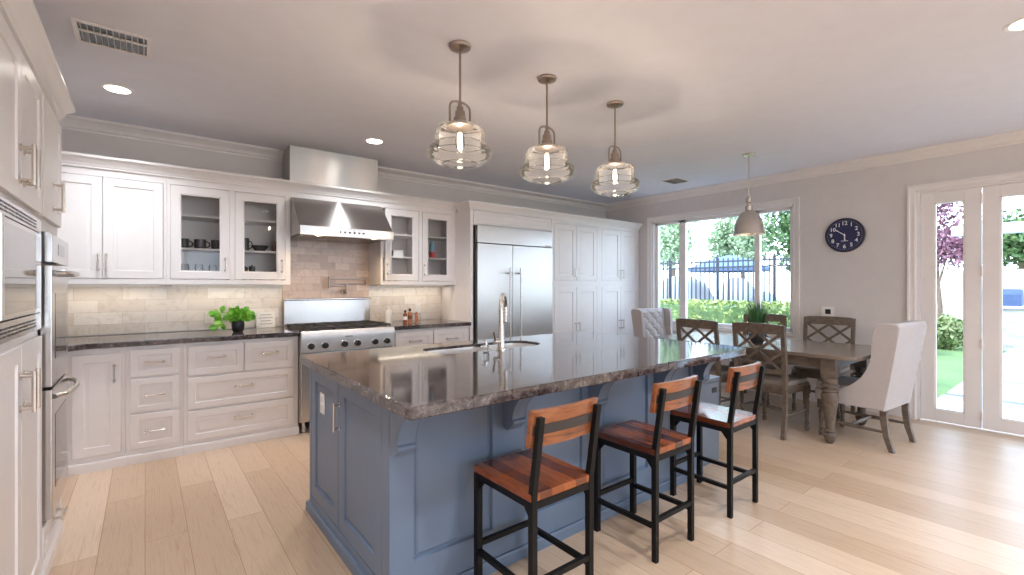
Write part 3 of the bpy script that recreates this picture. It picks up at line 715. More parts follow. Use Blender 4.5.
F_ = thing('fridge_surround', 'white panel above the refrigerator with recessed moulding', 'panel', (3.61, 4.85, 2.07))
obj('header', G().box(2.986, TY+.03, 2.06, 4.2225, YB-.003, 2.228), M['cab'], F_)
door(F_, 1.225, .155, face(2.992, TY+.011, 2.068), 'header_panel', .035)
for i, (x0, x1, lb) in enumerate(((4.2235, 5.172, 'tall white pantry cabinet with four doors beside the refrigerator'), (5.173, 6.105, 'tall white pantry cabinet with four doors at the window wall'))):
    t = thing('pantry_cabinet', lb, 'cabinet', ((x0+x1)/2, 4.85, 0))
    obj('body', G().box(x0, TY+.0305, 0, x1, YB-.003, 2.228), M['cab'], t)
    obj('base_molding', G().box(x0, TY+.012, 0, x1, TY+.030, .08, .002), M['cab'], t)
    a = 4.279 if i == 0 else 5.228; b = 5.118 if i == 0 else 6.08; m = (a+b)/2
    g = G(); g.box(x0, TY+.012, .08, a-.003, TY+.03, 2.228); g.box(b+.003, TY+.012, .08, x1, TY+.03, 2.228); g.box(a-.003, TY+.012, 2.182, b+.003, TY+.03, 2.228); g.box(a-.003, TY+.012, 1.335, b+.003, TY+.03, 1.418); obj('face_frame', g, M['cab'], t)
    for u0, u1, hx in ((a, m-.002, m-.034), (m+.002, b, m+.034)):
        d = door(t, u1-u0, .757, face(u0, TY+.011, 1.421), stile=.07); handle(d, face(0, TY+.011, 0), hx, 1.525, .14, True)
        d = door(t, u1-u0, 1.245, face(u0, TY+.011, .087), stile=.07); handle(d, face(0, TY+.011, 0), hx, .77, .14, True)
g = G(); g.sweep(CROWN, [(2.944, 4.760), (2.944, TY+.011), (6.106, TY+.011)], 2.2285); g.box(2.96, TY+.02, 2.2285, 6.106, TY+.05, 2.26)
g.xf(Matrix.Translation((0, 0, 0)))
one('crown_molding', g, M['cab'], 'white crown moulding on top of the refrigerator and pantry cabinets', 'moulding')

# ------------------------------------------------------------------ oven tower
TX, TD = -.38, -.361        # carcass front, door face (faces +X)
TZ = 2.262
def FX(y, z): return face(TD, y, z, FXP)
T1 = thing('tall_cabinet', 'tall white cabinet holding the built-in microwave, nearest the camera', 'cabinet', (-.7, 2.49, 0))
ya, yb = 1.95, 2.952
g = G(); g.box(XL+.003, ya, 0, TX, yb, 1.17); g.box(XL+.003, ya, 1.17, XL+.1, yb, 1.585); g.box(XL+.1, ya, 1.17, TX, ya+.03, 1.585); g.box(XL+.1, yb-.02, 1.17, TX, yb, 1.585); g.box(XL+.003, ya, 1.585, TX, yb, TZ)
obj('body', g, M['cab'], T1)
obj('base_molding', G().prism([(TX+.0005, 0), (TX+.028, 0), (TX+.028, .06), (TX+.016, .075), (TX+.0005, .075)], ya, yb, 'Y'), M['cab'], T1)
for y0, y1, hy in ((ya+.02, 2.488, 2.452), (2.492, yb-.022, 2.528)):
    d = door(T1, y1-y0, .555, FX(y0, 1.66)); handle(d, FX(0, 0), hy, 1.79, .15, True, r=.0075, out=.038)
    d = door(T1, y1-y0, 1.03, FX(y0, .09)); handle(d, FX(0, 0), hy, .95, .15, True, r=.0075, out=.038)
T2 = thing('tall_cabinet', 'tall white cabinet holding the double wall oven', 'cabinet', (-.7, 3.26, 0))
ya2, yb2 = 2.9535, 3.57
g = G(); g.box(XL+.003, ya2, 0, TX, yb2, .262); g.box(XL+.003, ya2, .262, XL+.1, yb2, 1.60); g.box(XL+.1, ya2, .262, TX, ya2+.02, 1.60); g.box(XL+.1, yb2-.03, .262, TX, yb2, 1.60); g.box(XL+.003, ya2, 1.60, TX, yb2, TZ)
obj('body', g, M['cab'], T2)
obj('base_molding', G().prism([(TX+.0005, 0), (TX+.028, 0), (TX+.028, .06), (TX+.016, .075), (TX+.0005, .075)], ya2, yb2-.06, 'Y'), M['cab'], T2)
d = door(T2, .56, .555, FX(ya2+.025, 1.66)); handle(d, FX(0, 0), 3.235, 1.785, .15, True, r=.0075, out=.038)
d = door(T2, .56, .15, FX(ya2+.025, .092), 'drawer', .04); handle(d, FX(0, 0), 3.28, .185, .14, False, r=.0075, out=.038)
g = G(); g.sweep(CROWN, [(TX+.001, ya), (TX+.001, yb2), (XL+.01, yb2)][::-1], TZ+.0005)
g2 = G(); g2.sweep(CROWN, [(TX+.001, ya), (TX+.001, yb2+.0005), (XL+.01, yb2+.0005)], TZ+.0005)
g.b.free()
one('crown_molding', g2, M['cab'], 'white crown moulding on top of the oven and microwave cabinets', 'moulding')

# microwave
t = thing('microwave', 'built-in stainless microwave with vented trim kit', 'microwave', (-.6, 2.49, 1.17))
mx = TX+.0006
obj('case', G().box(XL+.15, ya+.06, 1.19, TX-.01, yb-.05, 1.56), M['black'], t)
g = G(); g.box(mx, ya+.035, 1.575, mx+.016, yb-.024, 1.632, .002); g.box(mx, ya+.035, 1.152, mx+.016, yb-.024, 1.222, .002)
g.box(mx, ya+.035, 1.222, mx+.016, ya+.07, 1.575, .001); g.box(mx, yb-.05, 1.222, mx+.016, yb-.024, 1.575, .001)
tr = obj('trim_kit', g, M['steel_oven'], t)
for zc in (1.604, 1.187):
    g = G()
    for k in range(14):
        for s in range(3): g.box(mx+.0162, ya+.06+k*.058, zc-.018+s*.013, mx+.0172, ya+.06+k*.058+.042, zc-.018+s*.013+.007)
    obj('vent_slots', g, M['black'], tr)
g = G(); g.box(mx, ya+.072, 1.226, mx+.018, yb-.053, 1.571, .004); d = obj('door', g, M['steel_oven'], t)
obj('window', G().box(mx+.0182, 2.095, 1.245, mx+.0190, yb-.066, 1.553), M['mw_glass'], d)
obj('handle', G().box(mx+.034, 2.03, 1.235, mx+.046, 2.06, 1.56, .004).box(mx+.018, 2.035, 1.26, mx+.035, 2.055, 1.285).box(mx+.018, 2.035, 1.52, mx+.035, 2.055, 1.545), M['steel_v'], d)

# wall oven
t = thing('wall_oven', 'stainless steel double wall oven with bowed bar handles', 'oven', (-.6, 3.26, .27))
oy0, oy1 = ya2+.024, yb2-.034
obj('case', G().box(XL+.15, oy0, .275, TX+.0, oy1, 1.585), M['black'], t)
ox = TX+.0008
obj('control_panel', G().prism([(ox, 1.448), (ox+.046, 1.452), (ox+.046, 1.575), (ox+.03, 1.59), (ox, 1.59)], oy0, oy1, 'Y', .003), M['steel_oven'], t)
obj('display', G().box(ox+.0462, 3.16, 1.49, ox+.0472, 3.38, 1.545), M['dark_glass'], t)
for z0, z1 in ((.878, 1.438), (.272, .866)):
    d = obj('oven_door', G().box(ox+.004, oy0, z0, ox+.046, oy1, z1, .006), M['steel_oven'], t)
    obj('window', G().box(ox+.0462, oy0+.09, z0+.12, ox+.0475, oy1-.09, z1-.13), M['dark_glass'], d)
    hz = z1-.035; g = G(); pts = []
    for k in range(13):
        s = k/12; pts.append((ox+.05+.052*math.sin(PI*s)**.5, oy0+.02+(oy1-oy0-.04)*s, hz))
    g.tube(pts, .012, 10); obj('handle', g, M['steel_v'], d)

# ------------------------------------------------------------------ island
IX0, IX1, IY0, IY1 = .775, 3.115, 1.788, 2.945
t = thing('kitchen_island', 'slate blue kitchen island with panelled sides and curved corbels', 'island', (1.95, 2.38, 0))
g = G(); bx = (IX0+.02, IY0+.02, IX1-.004, IY1-.004)
g.box(bx[0], bx[1], 0, bx[2], bx[3], .02); g.box(bx[0], bx[1], .02, bx[0]+.02, bx[3], .883); g.box(bx[2]-.02, bx[1], .02, bx[2], bx[3], .883); g.box(bx[0]+.02, bx[1], .02, bx[2]-.02, bx[1]+.02, .883); g.box(bx[0]+.02, bx[3]-.02, .02, bx[2]-.02, bx[3], .883)
obj('body', g, M['blue'], t)
g = G(); g.sweep([(0, 0), (.018, 0), (.018, .042), (.010, .055), (0, .055)], [(IX0, IY0-.006), (IX1, IY0-.006), (IX1, IY1), (IX0, IY1)], 0, True)
obj('base_molding', g, M['blue'], t)
# end face (looks -X): stiles, two doors
g = G()
for a, b in ((IY1-.0, IY1-.035), (1.862, IY0+.0)): g.box(IX0, b, 0, IX0+.0195, a, .883, .002, 1)
g.box(IX0, 1.862, .868, IX0+.0195, IY1-.035, .883); g.box(IX0, 1.862, 0, IX0+.0195, IY1-.035, .095); obj('end_frame', g, M['blue'], t)
for y0, y1 in ((2.908, 2.425), (2.418, 1.864)):
    d = door(t, y0-y1, .768, face(IX0+.001, y0, .098, FXN), stile=.078, mat='blue', bead=False)
    if y0 < 2.5: handle(d, face(IX0+.001, y0, 0, FXN), .03, .682, .145, True, r=.006)
# front face (looks -Y)
PAN = ((.884, 1.289), (1.484, 1.900), (2.072, 2.501), (2.722, 3.000))
g = G(); g.box(IX0+.02, IY0+.0142, 0, IX1-.004, IY0+.0195, .883)
obj('front_panel', g, M['blue'], t)
BAYS = (IX0+.0005, 1.387, 1.986, 2.600, IX1-.004)
for (a, b), o0, o1 in zip(PAN, BAYS[:-1], BAYS[1:]):
    g = G(); R = []
    for (x0, z0, x1, z1), d in (((o0, .056, o1, .8825), .006), ((o0, .056, o1, .8825), 0), ((a, .19, b, .815), 0), ((a+.003, .193, b-.003, .812), .016), ((a+.011, .201, b-.011, .804), .018), ((a+.022, .212, b-.022, .793), .009), ((a+.03, .22, b-.03, .785), .008)):
        R.append([g.b.verts.new((p[0], IY0-.006+d, p[1])) for p in ((x0, z0), (x1, z0), (x1, z1), (x0, z1))])
    for A_, C2 in zip(R[:-1], R[1:]):
        for k in range(4): g.b.faces.new((A_[k], A_[(k+1) % 4], C2[(k+1) % 4], C2[k]))
    g.b.faces.new(R[-1]); obj('panel', g, M['blue'], t)
CB = [(0, .883), (-.262, .883), (-.262, .862), (-.245, .850), (-.205, .838), (-.155, .815), (-.118, .780), (-.098, .742), (-.094, .715), (-.106, .708), (-.106, .696), (-.088, .690), (-.076, .672), (-.058, .660), (-.036, .656), (-.018, .662), (0, .680)]
for c in (.815, 1.387, 1.986, 2.600, 3.070):
    g = G(); g.prism([(IY0-.0065+p[0]*.76, p[1]) for p in CB], c-.04, c+.04, 'X', .004)
    obj('corbel', g, M['blue'], t)
g = G(); g.prism([(2.692, 2.0), (2.692, 2.0)], 0, 1, 'X') if False else None
g.b.free()
# sink opening + worktop
hole = rrect(1.40, 2.445, 2.25, 2.765, [.09, .13, .13, .09], 8)[::-1]
slab('island_countertop', [(p[0]+.022*max(0, p[1]-1.45)/1.5 if p[0] < 1.5 else p[0], p[1]) for p in rrect(.698, 1.45, 3.165, 2.968, [.02, .07, .07, .03], 6)], .8835, .93, 'long polished dark granite island worktop with a sink cut-out', [hole])
t = thing('sink', 'stainless steel double-bowl undermount sink in the island', 'sink', (1.83, 2.6, .7))
def bowl(x0, y0, x1, y1, zb, rc):
    g = G(); top = .910; A = []
    for ins, z, sc in ((0, top, 1), (.003, top+.003, 1), (.006, top-.02, 1), (.012, zb+.04, .95), (.03, zb+.008, .8), (.06, zb, .6)):
        A.append([g.b.verts.new((p[0], p[1], z)) for p in rrect(x0+ins, y0+ins, x1-ins, y1-ins, [q*sc for q in rc], 5)])
    for P, Q in zip(A[:-1], A[1:]):
        for k in range(len(P)): g.b.faces.new((P[k], P[(k+1) % len(P)], Q[(k+1) % len(P)], Q[k]))
    g.b.faces.new(A[-1]); return g
obj('bowl', bowl(1.403, 2.448, 1.845, 2.762, .69, (.095, .04, .04, .095)), M['sink'], t); obj('bowl', bowl(1.87, 2.448, 2.247, 2.762, .72, (.04, .135, .135, .04)), M['sink'], t)
for x, z in ((1.62, .69), (2.06, .72)): obj('drain', G().lathe([(0, z+.003), (.03, z+.003), (.045, z+.001), (.045, z+.0005)], (x, 2.6, 0), 20), M['chrome'], t)
# faucet
fx, fy2 = 1.80, 2.395
t = thing('faucet', 'brushed nickel pull-down gooseneck faucet on the island', 'tap', (fx, fy2, .93))
g = G(); g.lathe([(0, .9305), (.030, .9305), (.030, .94), (.024, .946), (.021, 1.0), (.0195, 1.07), (.017, 1.09), (0, 1.09)], (fx, fy2, 0), 20)
pts = [(fx, fy2, 1.05), (fx, fy2, 1.14), (fx, fy2+.004, 1.18)]
for k in range(13):
    a = PI-k*PI/12; q = .085+.085*math.cos(a); pts.append((fx+q*.74, fy2+.004+q*.67, 1.19+.092*math.sin(a)))
g.tube(pts, [.016, .015, .0145]+[.0135]*13, 12); obj('spout', g, M['nickel'], t)
e = pts[-1]
obj('spray_head', G().tube([(e[0], e[1], e[2]+.01), (e[0], e[1], e[2]-.02), (e[0], e[1]+.003, e[2]-.085), (e[0], e[1]+.003, e[2]-.1)], [.015, .016, .019, .017], 12), M['nickel'], t)
obj('lever', G().tube([(fx, fy2, .985), (fx-.055, fy2, .985)], [.017, .015], 12).tube([(fx-.045, fy2, .985), (fx-.06, fy2-.01, 1.01), (fx-.085, fy2-.03, 1.055)], [.008, .007, .008], 8), M['nickel'], t)
t = thing('soap_dispenser', 'small clear soap bottle beside the island faucet', 'bottle', (1.645, 2.345, .93))
obj('bottle', G().box(1.625, 2.33, .9305, 1.665, 2.36, .982, .006), M['clear'], t)
obj('pump', G().lathe([(0, .982), (.012, .982), (.012, .994), (.005, .996), (.005, 1.008), (0, 1.008)], (1.645, 2.345, 0), 12).tube([(1.645, 2.345, 1.006), (1.645, 2.39, 1.004)], .005, 8), M['chrome'], t)
# outlet on island end, bin beyond the far end
def outlet(name, Mx, label, w=.07, h=.115, kind='outlet', two=True):
    t = thing(name, label, kind, Mx.to_translation())
    obj('plate', G().box(-w/2, -.006, -h/2, w/2, -.0005, h/2, .002).xf(Mx), M['white'], t)
    for z in ((-.024, .024) if two else (0,)):
        obj('socket' if two else 'rocker', G().box(-.017, -.0085, z-(.016 if two else .033), .017, -.0062, z+(.016 if two else .033), .001).xf(Mx), M['ceramic'], t)
    return t
outlet('wall_outlet', face(IX0+.0075, 2.70, .685, FXN), 'white outlet plate on the blue end of the island')
t = thing('trash_bin', 'tall grey bin standing past the far end of the island', 'bin', (3.32, 1.98, 0))
g = G(); g.prism(rrect(3.155, 1.832, 3.495, 2.15, .02, 4), .0, .61, 'Z', .004); obj('body', g, M['bin'], t)
g = G(); g.prism(rrect(3.150, 1.828, 3.500, 2.155, .02, 4), .6105, .645, 'Z', .008); obj('lid', g, M['bin'], t)
obj('grip', G().box(3.37, 1.8275, .545, 1.8, 1.831, .585) if False else G().box(3.375, 1.8285, .53, 3.445, 1.8315, .57), M['black'], t)

# ------------------------------------------------------------------ bar stools
def make_stool(label, group):
    t = thing('bar_stool', label, 'stool', (0, 0, 0), 0, group)
    hx, y0, y1 = .158, -.185, .185
    g = G(); g.prism(rrect(-.172, -.195, .172, .2, .008, 3), .518, .55, 'Z', .004); obj('seat', g, M['seat'], t)
    s = .026
    g = G()
    for a, b in (((-hx, y0, .503), (hx, y0, .503)), ((-hx, y1, .503), (hx, y1, .503)), ((-hx, y0, .503), (-hx, y1, .503)), ((hx, y0, .503), (hx, y1, .503))): g.bar(a, b, .02, .028)
    for sx in (-1, 1):
        for sy in (-1, 1):
            g.prism([(sy*.172, .489), (sy*.172, .44), (sy*.13, .489)], sx*hx-.002, sx*hx+.002, 'X')
    obj('seat_frame', g, M['black_metal'], t)
    for sx in (-1, 1):
        obj('leg', G().bar((sx*hx, y1, 0), (sx*hx, y1, .517), s, s, (0, 1, 0), .002), M['black_metal'], t)
        g = G(); p = [(y0-.013, 0), (y0+.013, 0), (y0+.013, .54), (y0-.034, .85), (y0-.058, .85), (y0-.013, .54)]
        g.prism(p, sx*hx-.013, sx*hx+.013, 'X', .002); obj('rear_leg', g, M['black_metal'], t)
    for a, b in (((-hx, y0, .20), (hx, y0, .20)), ((-hx, y1, .20), (hx, y1, .20)), ((-hx, y0, .17), (-hx, y1, .17)), ((hx, y0, .17), (hx, y1, .17))):
        obj('footrest', G().bar(a, b, .02, .022), M['black_metal'], t)
    # curved slatted back in front of the posts
    def slat(za, zb, th=.026, w=.182):
        g = G(); n = 14; F, K = [], []
        for i in range(n+1):
            x = (-1+2*i/n)*w; u = x/.182; yb_ = y0+.006-.022*(1-u*u)*.9+.016
            for lst, dy in ((F, 0), (K, th)):
                lst.append([g.b.verts.new((x, yb_+dy-.030-.15*(z-.735), z)) for z in (za, zb)])
        for i in range(n):
            g.b.faces.new((F[i][0], F[i+1][0], F[i+1][1], F[i][1])); g.b.faces.new((K[i][0], K[i][1], K[i+1][1], K[i+1][0]))
            g.b.faces.new((F[i][1], F[i+1][1], K[i+1][1], K[i][1])); g.b.faces.new((F[i][0], K[i][0], K[i+1][0], F[i+1][0]))
        for i in (0, n): g.b.faces.new((F[i][0], F[i][1], K[i][1], K[i][0]))
        bmesh.ops.recalc_face_normals(g.b, faces=g.b.faces[:])
        es = [e for e in g.b.edges if len(e.link_faces) == 2 and e.calc_face_angle(0) > .8]
        bmesh.ops.bevel(g.b, geom=es, offset=.004 if th > .01 else .0008, segments=2, affect='EDGES', profile=.5); return g
    obj('backrest', slat(.726, .872), M['backwood'], t)
    obj('metal_band', slat(.778, .817, -.004, .176), M['band'], t)
    return t
st = make_stool('wooden bar stool with black frame, nearest the camera', 'bar stools along the island')
st.location = (1.318, 1.528, 0); OFF[st.name] = Vector(st.location)
dup(st, (2.105, 1.53, 0), 0, 'wooden bar stool with black frame, middle of the three at the island')
dup(st, (2.82, 1.52, 0), 0, 'wooden bar stool with black frame, farthest from the camera beside the bin')

# ------------------------------------------------------------------ dining table
t = thing('dining_table', 'grey-washed wooden dining table with turned legs', 'table', (5.02, 2.24, 0))
tx0, tx1, ty0, ty1 = 4.50, 5.58, 1.215, 3.20
def corner_cut(x0, y0, x1, y1, c):
    out = []
    for (cx, cy, sx, sy, a0) in ((x0, y0, 1, 1, 0), (x1, y0, -1, 1, 1), (x1, y1, -1, -1, 2), (x0, y1, 1, -1, 3)):
        for k in range(7):
            a = k/6*PI/2
            if a0 % 2 == 0: p = (cx+sx*c*(1-math.sin(a)*1.0), cy+sy*c*(1-math.cos(a))) if False else (cx+sx*c*math.sin(a)*0+sx*c*(1-math.sin(PI/2-a)), cy+sy*c*(1-math.sin(a)))
            else: p = (cx+sx*c*(1-math.sin(a)), cy+sy*c*(1-math.sin(PI/2-a)))
            out.append(p)
    return out
g = G(); g.prism(corner_cut(tx0, ty0, tx1, ty1, .13), .728, .76, 'Z', .008, 3); obj('tabletop', g, M['tablewood'], t)
lx0, lx1, ly0, ly1 = 4.596, 5.444, 1.44, 3.04
g = G(); ap = .09
for a in ((lx0, ly0-.02, lx1, ly0+.005), (lx0, ly1-.005, lx1, ly1+.02), (lx0-.02, ly0, lx0+.005, ly1), (lx1-.005, ly0, lx1+.02, ly1)): g.box(a[0], a[1], .63, a[2], a[3], .7275, .002)
obj('apron', g, M['greywood'], t)
LEG = [(0, 0), (.02, 0), (.034, .02), (.05, .06), (.052, .075), (.038, .085), (.036, .095), (.047, .105), (.047, .115), (.033, .125), (.036, .16), (.05, .28), (.064, .38), (.066, .41), (.056, .432), (.05, .438), (.066, .45), (.066, .462), (.05, .47), (.05, .478), (.068, .488), (.068, .50), (.05, .51), (.056, .525), (.06, .545), (.06, .56), (0, .56)]
for x in (lx0, lx1):
    for y in (ly0, ly1):
        obj('leg', G().lathe(LEG, (x, y, 0), 20).box(x-.055, y-.055, .5605, x+.055, y+.055, .7275, .004), M['greywood'], t)

# ------------------------------------------------------------------ lattice-back dining chairs (built facing +Y)
def make_chair(label, group):
    t = thing('dining_chair', label, 'chair', (0, 0, 0), 0, group)
    W = .225
    g = G(); g.prism(rrect(-.235, -.21, .235, .26, [.03, .03, .09, .09], 5), .425, .455, 'Z', .004); g.box(-.20, -.19, .375, .20, .20, .4245, .003); obj('seat_frame', g, M['greywood'], t)
    g = G(); g.prism(rrect(-.215, -.185, .215, .245, [.03, .03, .08, .08], 5), .4555, .49, 'Z', .016, 4); obj('seat_cushion', g, M['cushion'], t)
    FL = [(0, 0), (.014, 0), (.02, .02), (.022, .04), (.014, .05), (.02, .065), (.022, .075), (.014, .09), (.015, .12), (.02, .2), (.022, .27), (.016, .30), (.022, .315), (.022, .33), (.015, .345), (0, .345)]
    for s in (-1, 1):
        obj('leg', G().lathe(FL, (s*.20, .215, 0), 14).box(s*.20-.022, .193, .3455, s*.20+.022, .237, .4245, .002), M['greywood'], t)
        g = G(); pr = [(-.255, 0), (-.215, 0), (-.19, .25), (-.185, .45), (-.2, .7), (-.235, .995), (-.262, .995), (-.23, .7), (-.222, .45), (-.225, .25)]
        g.prism(pr, s*W-.018, s*W+.018, 'X', .004); obj('back_post', g, M['greywood'], t)
    def yb(z): return -.205 if z < .5 else -.205-.044*((z-.5)/.49)
    g = G(); n = 10; A, B_ = [], []
    for i in range(n+1):
        u = -1+2*i/n; x = u*(W-.012); dz = .006*(1-u*u)
        dy = -.018*(1-u*u)
        A.append([g.b.verts.new((x, yb(z)+dy-.012, z+(dz if z > .95 else 0))) for z in (.915, 1.0)]); B_.append([g.b.verts.new((x, yb(z)+dy+.012, z+(dz if z > .95 else 0))) for z in (.915, 1.0)])
    for i in range(n):
        for q in ((A[i][0], A[i+1][0], A[i+1][1], A[i][1]), (B_[i][0], B_[i][1], B_[i+1][1], B_[i+1][0]), (A[i][1], A[i+1][1], B_[i+1][1], B_[i][1]), (A[i][0], B_[i][0], B_[i+1][0], A[i+1][0])): g.b.faces.new(q)
    for i in (0, n): g.b.faces.new((A[i][0], A[i][1], B_[i][1], B_[i][0]))
    obj('top_rail', g, M['greywood'], t)
    obj('lower_rail', G().box(-W+.017, -.222, .555, W-.017, -.2, .595, .003), M['greywood'], t)
    def P(u, v): z = .59+v*.33; return (u*(W-.018), yb(z)-.012*(1-abs(u))-.001, z)
    g = G()
    for a, b in (((-1, 1), (1, 0)), ((1, 1), (-1, 0)), ((0, 1), (1, .5)), ((0, 1), (-1, .5)), ((-1, .5), (0, 0)), ((1, .5), (0, 0))):
        pts = []
        for k in range(7):
            s = k/6; u = a[0]+(b[0]-a[0])*s; v = a[1]+(b[1]-a[1])*s; pts.append(P(u, v))
        for p, q in zip(pts[:-1], pts[1:]): g.bar(p, q, .024, .014, (0, 1, 0))
    obj('lattice', g, M['greywood'], t)
    for s in (-1, 1): obj('stretcher', G().tube([(s*.2, .2, .2), (s*.205, .06, .2), (s*.21, 0, .2), (s*.215, -.06, .2), (s*.22, -.2, .2)], [.009, .012, .017, .012, .009], 10), M['greywood'], t)
    obj('stretcher', G().tube([(-.205, 0, .2), (-.08, 0, .2), (0, 0, .2), (.08, 0, .2), (.205, 0, .2)], [.009, .013, .018, .013, .009], 10), M['greywood'], t)
    return t
GC = 'lattice-back chairs around the dining table'
ch = make_chair('grey lattice-back chair on the kitchen side of the table, nearest the stools', GC)
ch.location = (4.635, 1.92, 0); ch.rotation_euler = (0, 0, math.radians(-96.5))
dup(ch, (4.66, 2.535, 0), math.radians(-97), 'grey lattice-back chair showing above the island worktop, on the kitchen side of the table')
dup(ch, (5.70, 1.86, 0), math.radians(93), 'grey lattice-back chair against the wall below the wall keypad')
dup(ch, (5.70, 2.54, 0), math.radians(93), 'grey lattice-back chair in front of the window behind the table plant')

# wing chairs (built facing +Y)
def make_wing(label, group):
    t = thing('wing_chair', label, 'chair', (0, 0, 0), 0, group)
    low = lambda gg: [setattr(v.co, 'z', .5+(v.co.z-.5)*.94) for v in gg.b.verts if v.co.z > .5]
    g = G(); g.prism(rrect(-.255, -.20, .255, .30, [.02, .02, .06, .06], 5), .33, .42, 'Z', .012, 3); obj('seat_base', g, M['fabric'], t)
    g = G(); g.prism(rrect(-.232, -.17, .232, .305, [.03, .03, .07, .07], 5), .4205, .485, 'Z', .026, 4); obj('seat_cushion', g, M['fabric'], t)
    # outer shell: back and two sweeping wings in one piece
    n = 8; g = G()
    bk = lambda z: -.245-.115*max(0, (z-.33))/.74
    side = [(bk(.33), .33), (bk(.60), .60), (bk(.85), .85), (bk(1.04), 1.04), (bk(1.075)+.02, 1.075), (bk(1.08)+.07, 1.08), (bk(1.07)+.155, 1.07), (bk(1.04)+.175, 1.045), (bk(.9)+.165, .9), (bk(.75)+.15, .75), (bk(.65)+.155, .65), (bk(.58)+.18, .58), (bk(.52)+.225, .52), (bk(.49)+.28, .488), (bk(.45)+.36, .45), (bk(.42)+.42, .42), (.20, .33)]
    for s in (-1, 1): g.prism(side, s*.298, s*.25, 'X', .014, 3)
    back = [(bk(.33), .33), (bk(.6), .6), (bk(.85), .85), (bk(1.04), 1.04), (bk(1.075)+.02, 1.078), (bk(1.08)+.045, 1.083), (bk(1.05)+.065, 1.06), (bk(.85)+.07, .85), (bk(.6)+.07, .6), (bk(.33)+.07, .33)]
    g.prism(back, -.26, .26, 'X', .004)
    # slight flare of the wings at the top
    for v in g.b.verts: v.co.x *= 1+.06*max(0, v.co.z-.55)/.5
    low(g); bo = obj('backrest', g, M['fabric'], t, angle=50)
    # tufted inner back
    g = G(); nx, nz = 48, 60; grid = []
    for j in range(nz+1):
        z = .49+j/nz*.575; row = []
        for i in range(nx+1):
            x = -.225+.45*i/nx; u = x/.15; v = (z-.49)/.16
            puff = abs(math.sin(PI*(u+v)/1))*abs(math.sin(PI*(u-v)/1)); puff = puff**.45
            ed = min(1, (1-abs(x)/.225)*6)*min(1, (1-abs((z-.7775)/.2875))*8)
            row.append(g.b.verts.new((x*(1+.06*max(0, z-.55)/.5), bk(z)+.072+.035*puff*max(0, ed), z)))
        grid.append(row)
    for j in range(nz):
        for i in range(nx): g.b.faces.new((grid[j][i], grid[j+1][i], grid[j+1][i+1], grid[j][i+1]))
    low(g); tf = obj('tufted_panel', g, M['fabric'], t, angle=80)
    for j in range(8):
        for i in range(-3, 4):
            u, v = i/2, j/2
            if (abs(u+v) % 1) < .01 and (abs(u-v) % 1) < .01:
                x, z = u*.15, .49+v*.16
                if abs(x) < .2 and .52 < z < 1.03:
                    obj('button', G().lathe([(0, .012), (.006, .011), (.011, .005), (.012, 0), (0, 0)], (x, bk(z)+.073, .5+(z-.5)*.94), 10, 'Y'), M['cushion'], tf)
    for s in (-1, 1):
        obj('leg', G().lathe([(0, 0), (.015, 0), (.02, .02), (.022, .04), (.014, .05), (.02, .065), (.014, .085), (.016, .12), (.022, .2), (.022, .22), (.014, .235), (.022, .25), (0, .25)], (s*.215, .245, 0), 14).box(s*.215-.024, .221, .2505, s*.215+.024, .269, .3295, .002), M['greywood'], t)
        g = G(); pr = [(-.30, 0), (-.262, 0), (-.225, .12), (-.205, .25), (-.20, .3295), (-.25, .3295), (-.25, .25), (-.265, .12)]
        g.prism(pr, s*.235-.021, s*.235+.021, 'X', .004); obj('leg', g, M['greywood'], t)
        obj('stretcher', G().tube([(s*.218, .24, .15), (s*.22, .1, .15), (s*.225, 0, .15), (s*.23, -.1, .15), (s*.234, -.245, .15)], [.010, .014, .018, .014, .010], 10), M['greywood'], t)
    obj('stretcher', G().tube([(-.22, .02, .15), (-.1, .02, .15), (0, .02, .15), (.1, .02, .15), (.22, .02, .15)], [.010, .014, .019, .014, .010], 10), M['greywood'], t)
    return t
wg = make_wing('cream upholstered wing chair with its plain back to the glass door', 'cream wing chairs at the table ends')
wg.location = (4.98, 1.305, 0); wg.rotation_euler = (0, 0, math.radians(-5))
dup(wg, (5.30, 3.46, 0), math.radians(180-4), 'cream wing chair with button-tufted back, at the far end of the table by the pantry')

# table plant
t = thing('potted_grass', 'spiky green grass plant in a dark pot on the dining table', 'plant', (4.93, 2.19, .76))
obj('pot', G().lathe([(0, .7605), (.05, .7605), (.075, .80), (.085, .85), (.08, .865), (.072, .865), (.07, .85), (0, .85)], (4.93, 2.19, 0), 24), M['darkcer'], t)
g = G()
for k in range(260):
    a = random.uniform(0, 2*PI); r = random.uniform(0, .05); L = random.uniform(.22, .40); le = random.uniform(.05, .55)*(.4+r*12)
    p = [Vector((4.93+r*math.cos(a), 2.19+r*math.sin(a), .848))]
    for s in (.35, .7, 1): p.append(p[0]+Vector((math.cos(a)*le*s*s*L, math.sin(a)*le*s*s*L, L*s*(1-.2*le*s))))
    sd = Vector((-math.sin(a+.6), math.cos(a+.6), 0)); w = .006
    vs = [(g.b.verts.new(q-sd*w*(1-i*.33)), g.b.verts.new(q+sd*w*(1-i*.33))) for i, q in enumerate(p[:-1])]
    tip = g.b.verts.new(p[-1])
    for A_, B2 in zip(vs[:-1], vs[1:]): g.b.faces.new((A_[0], A_[1], B2[1], B2[0]))
    g.b.faces.new((vs[-1][0], vs[-1][1], tip))
obj('foliage', g, M['grassleaf'], t)

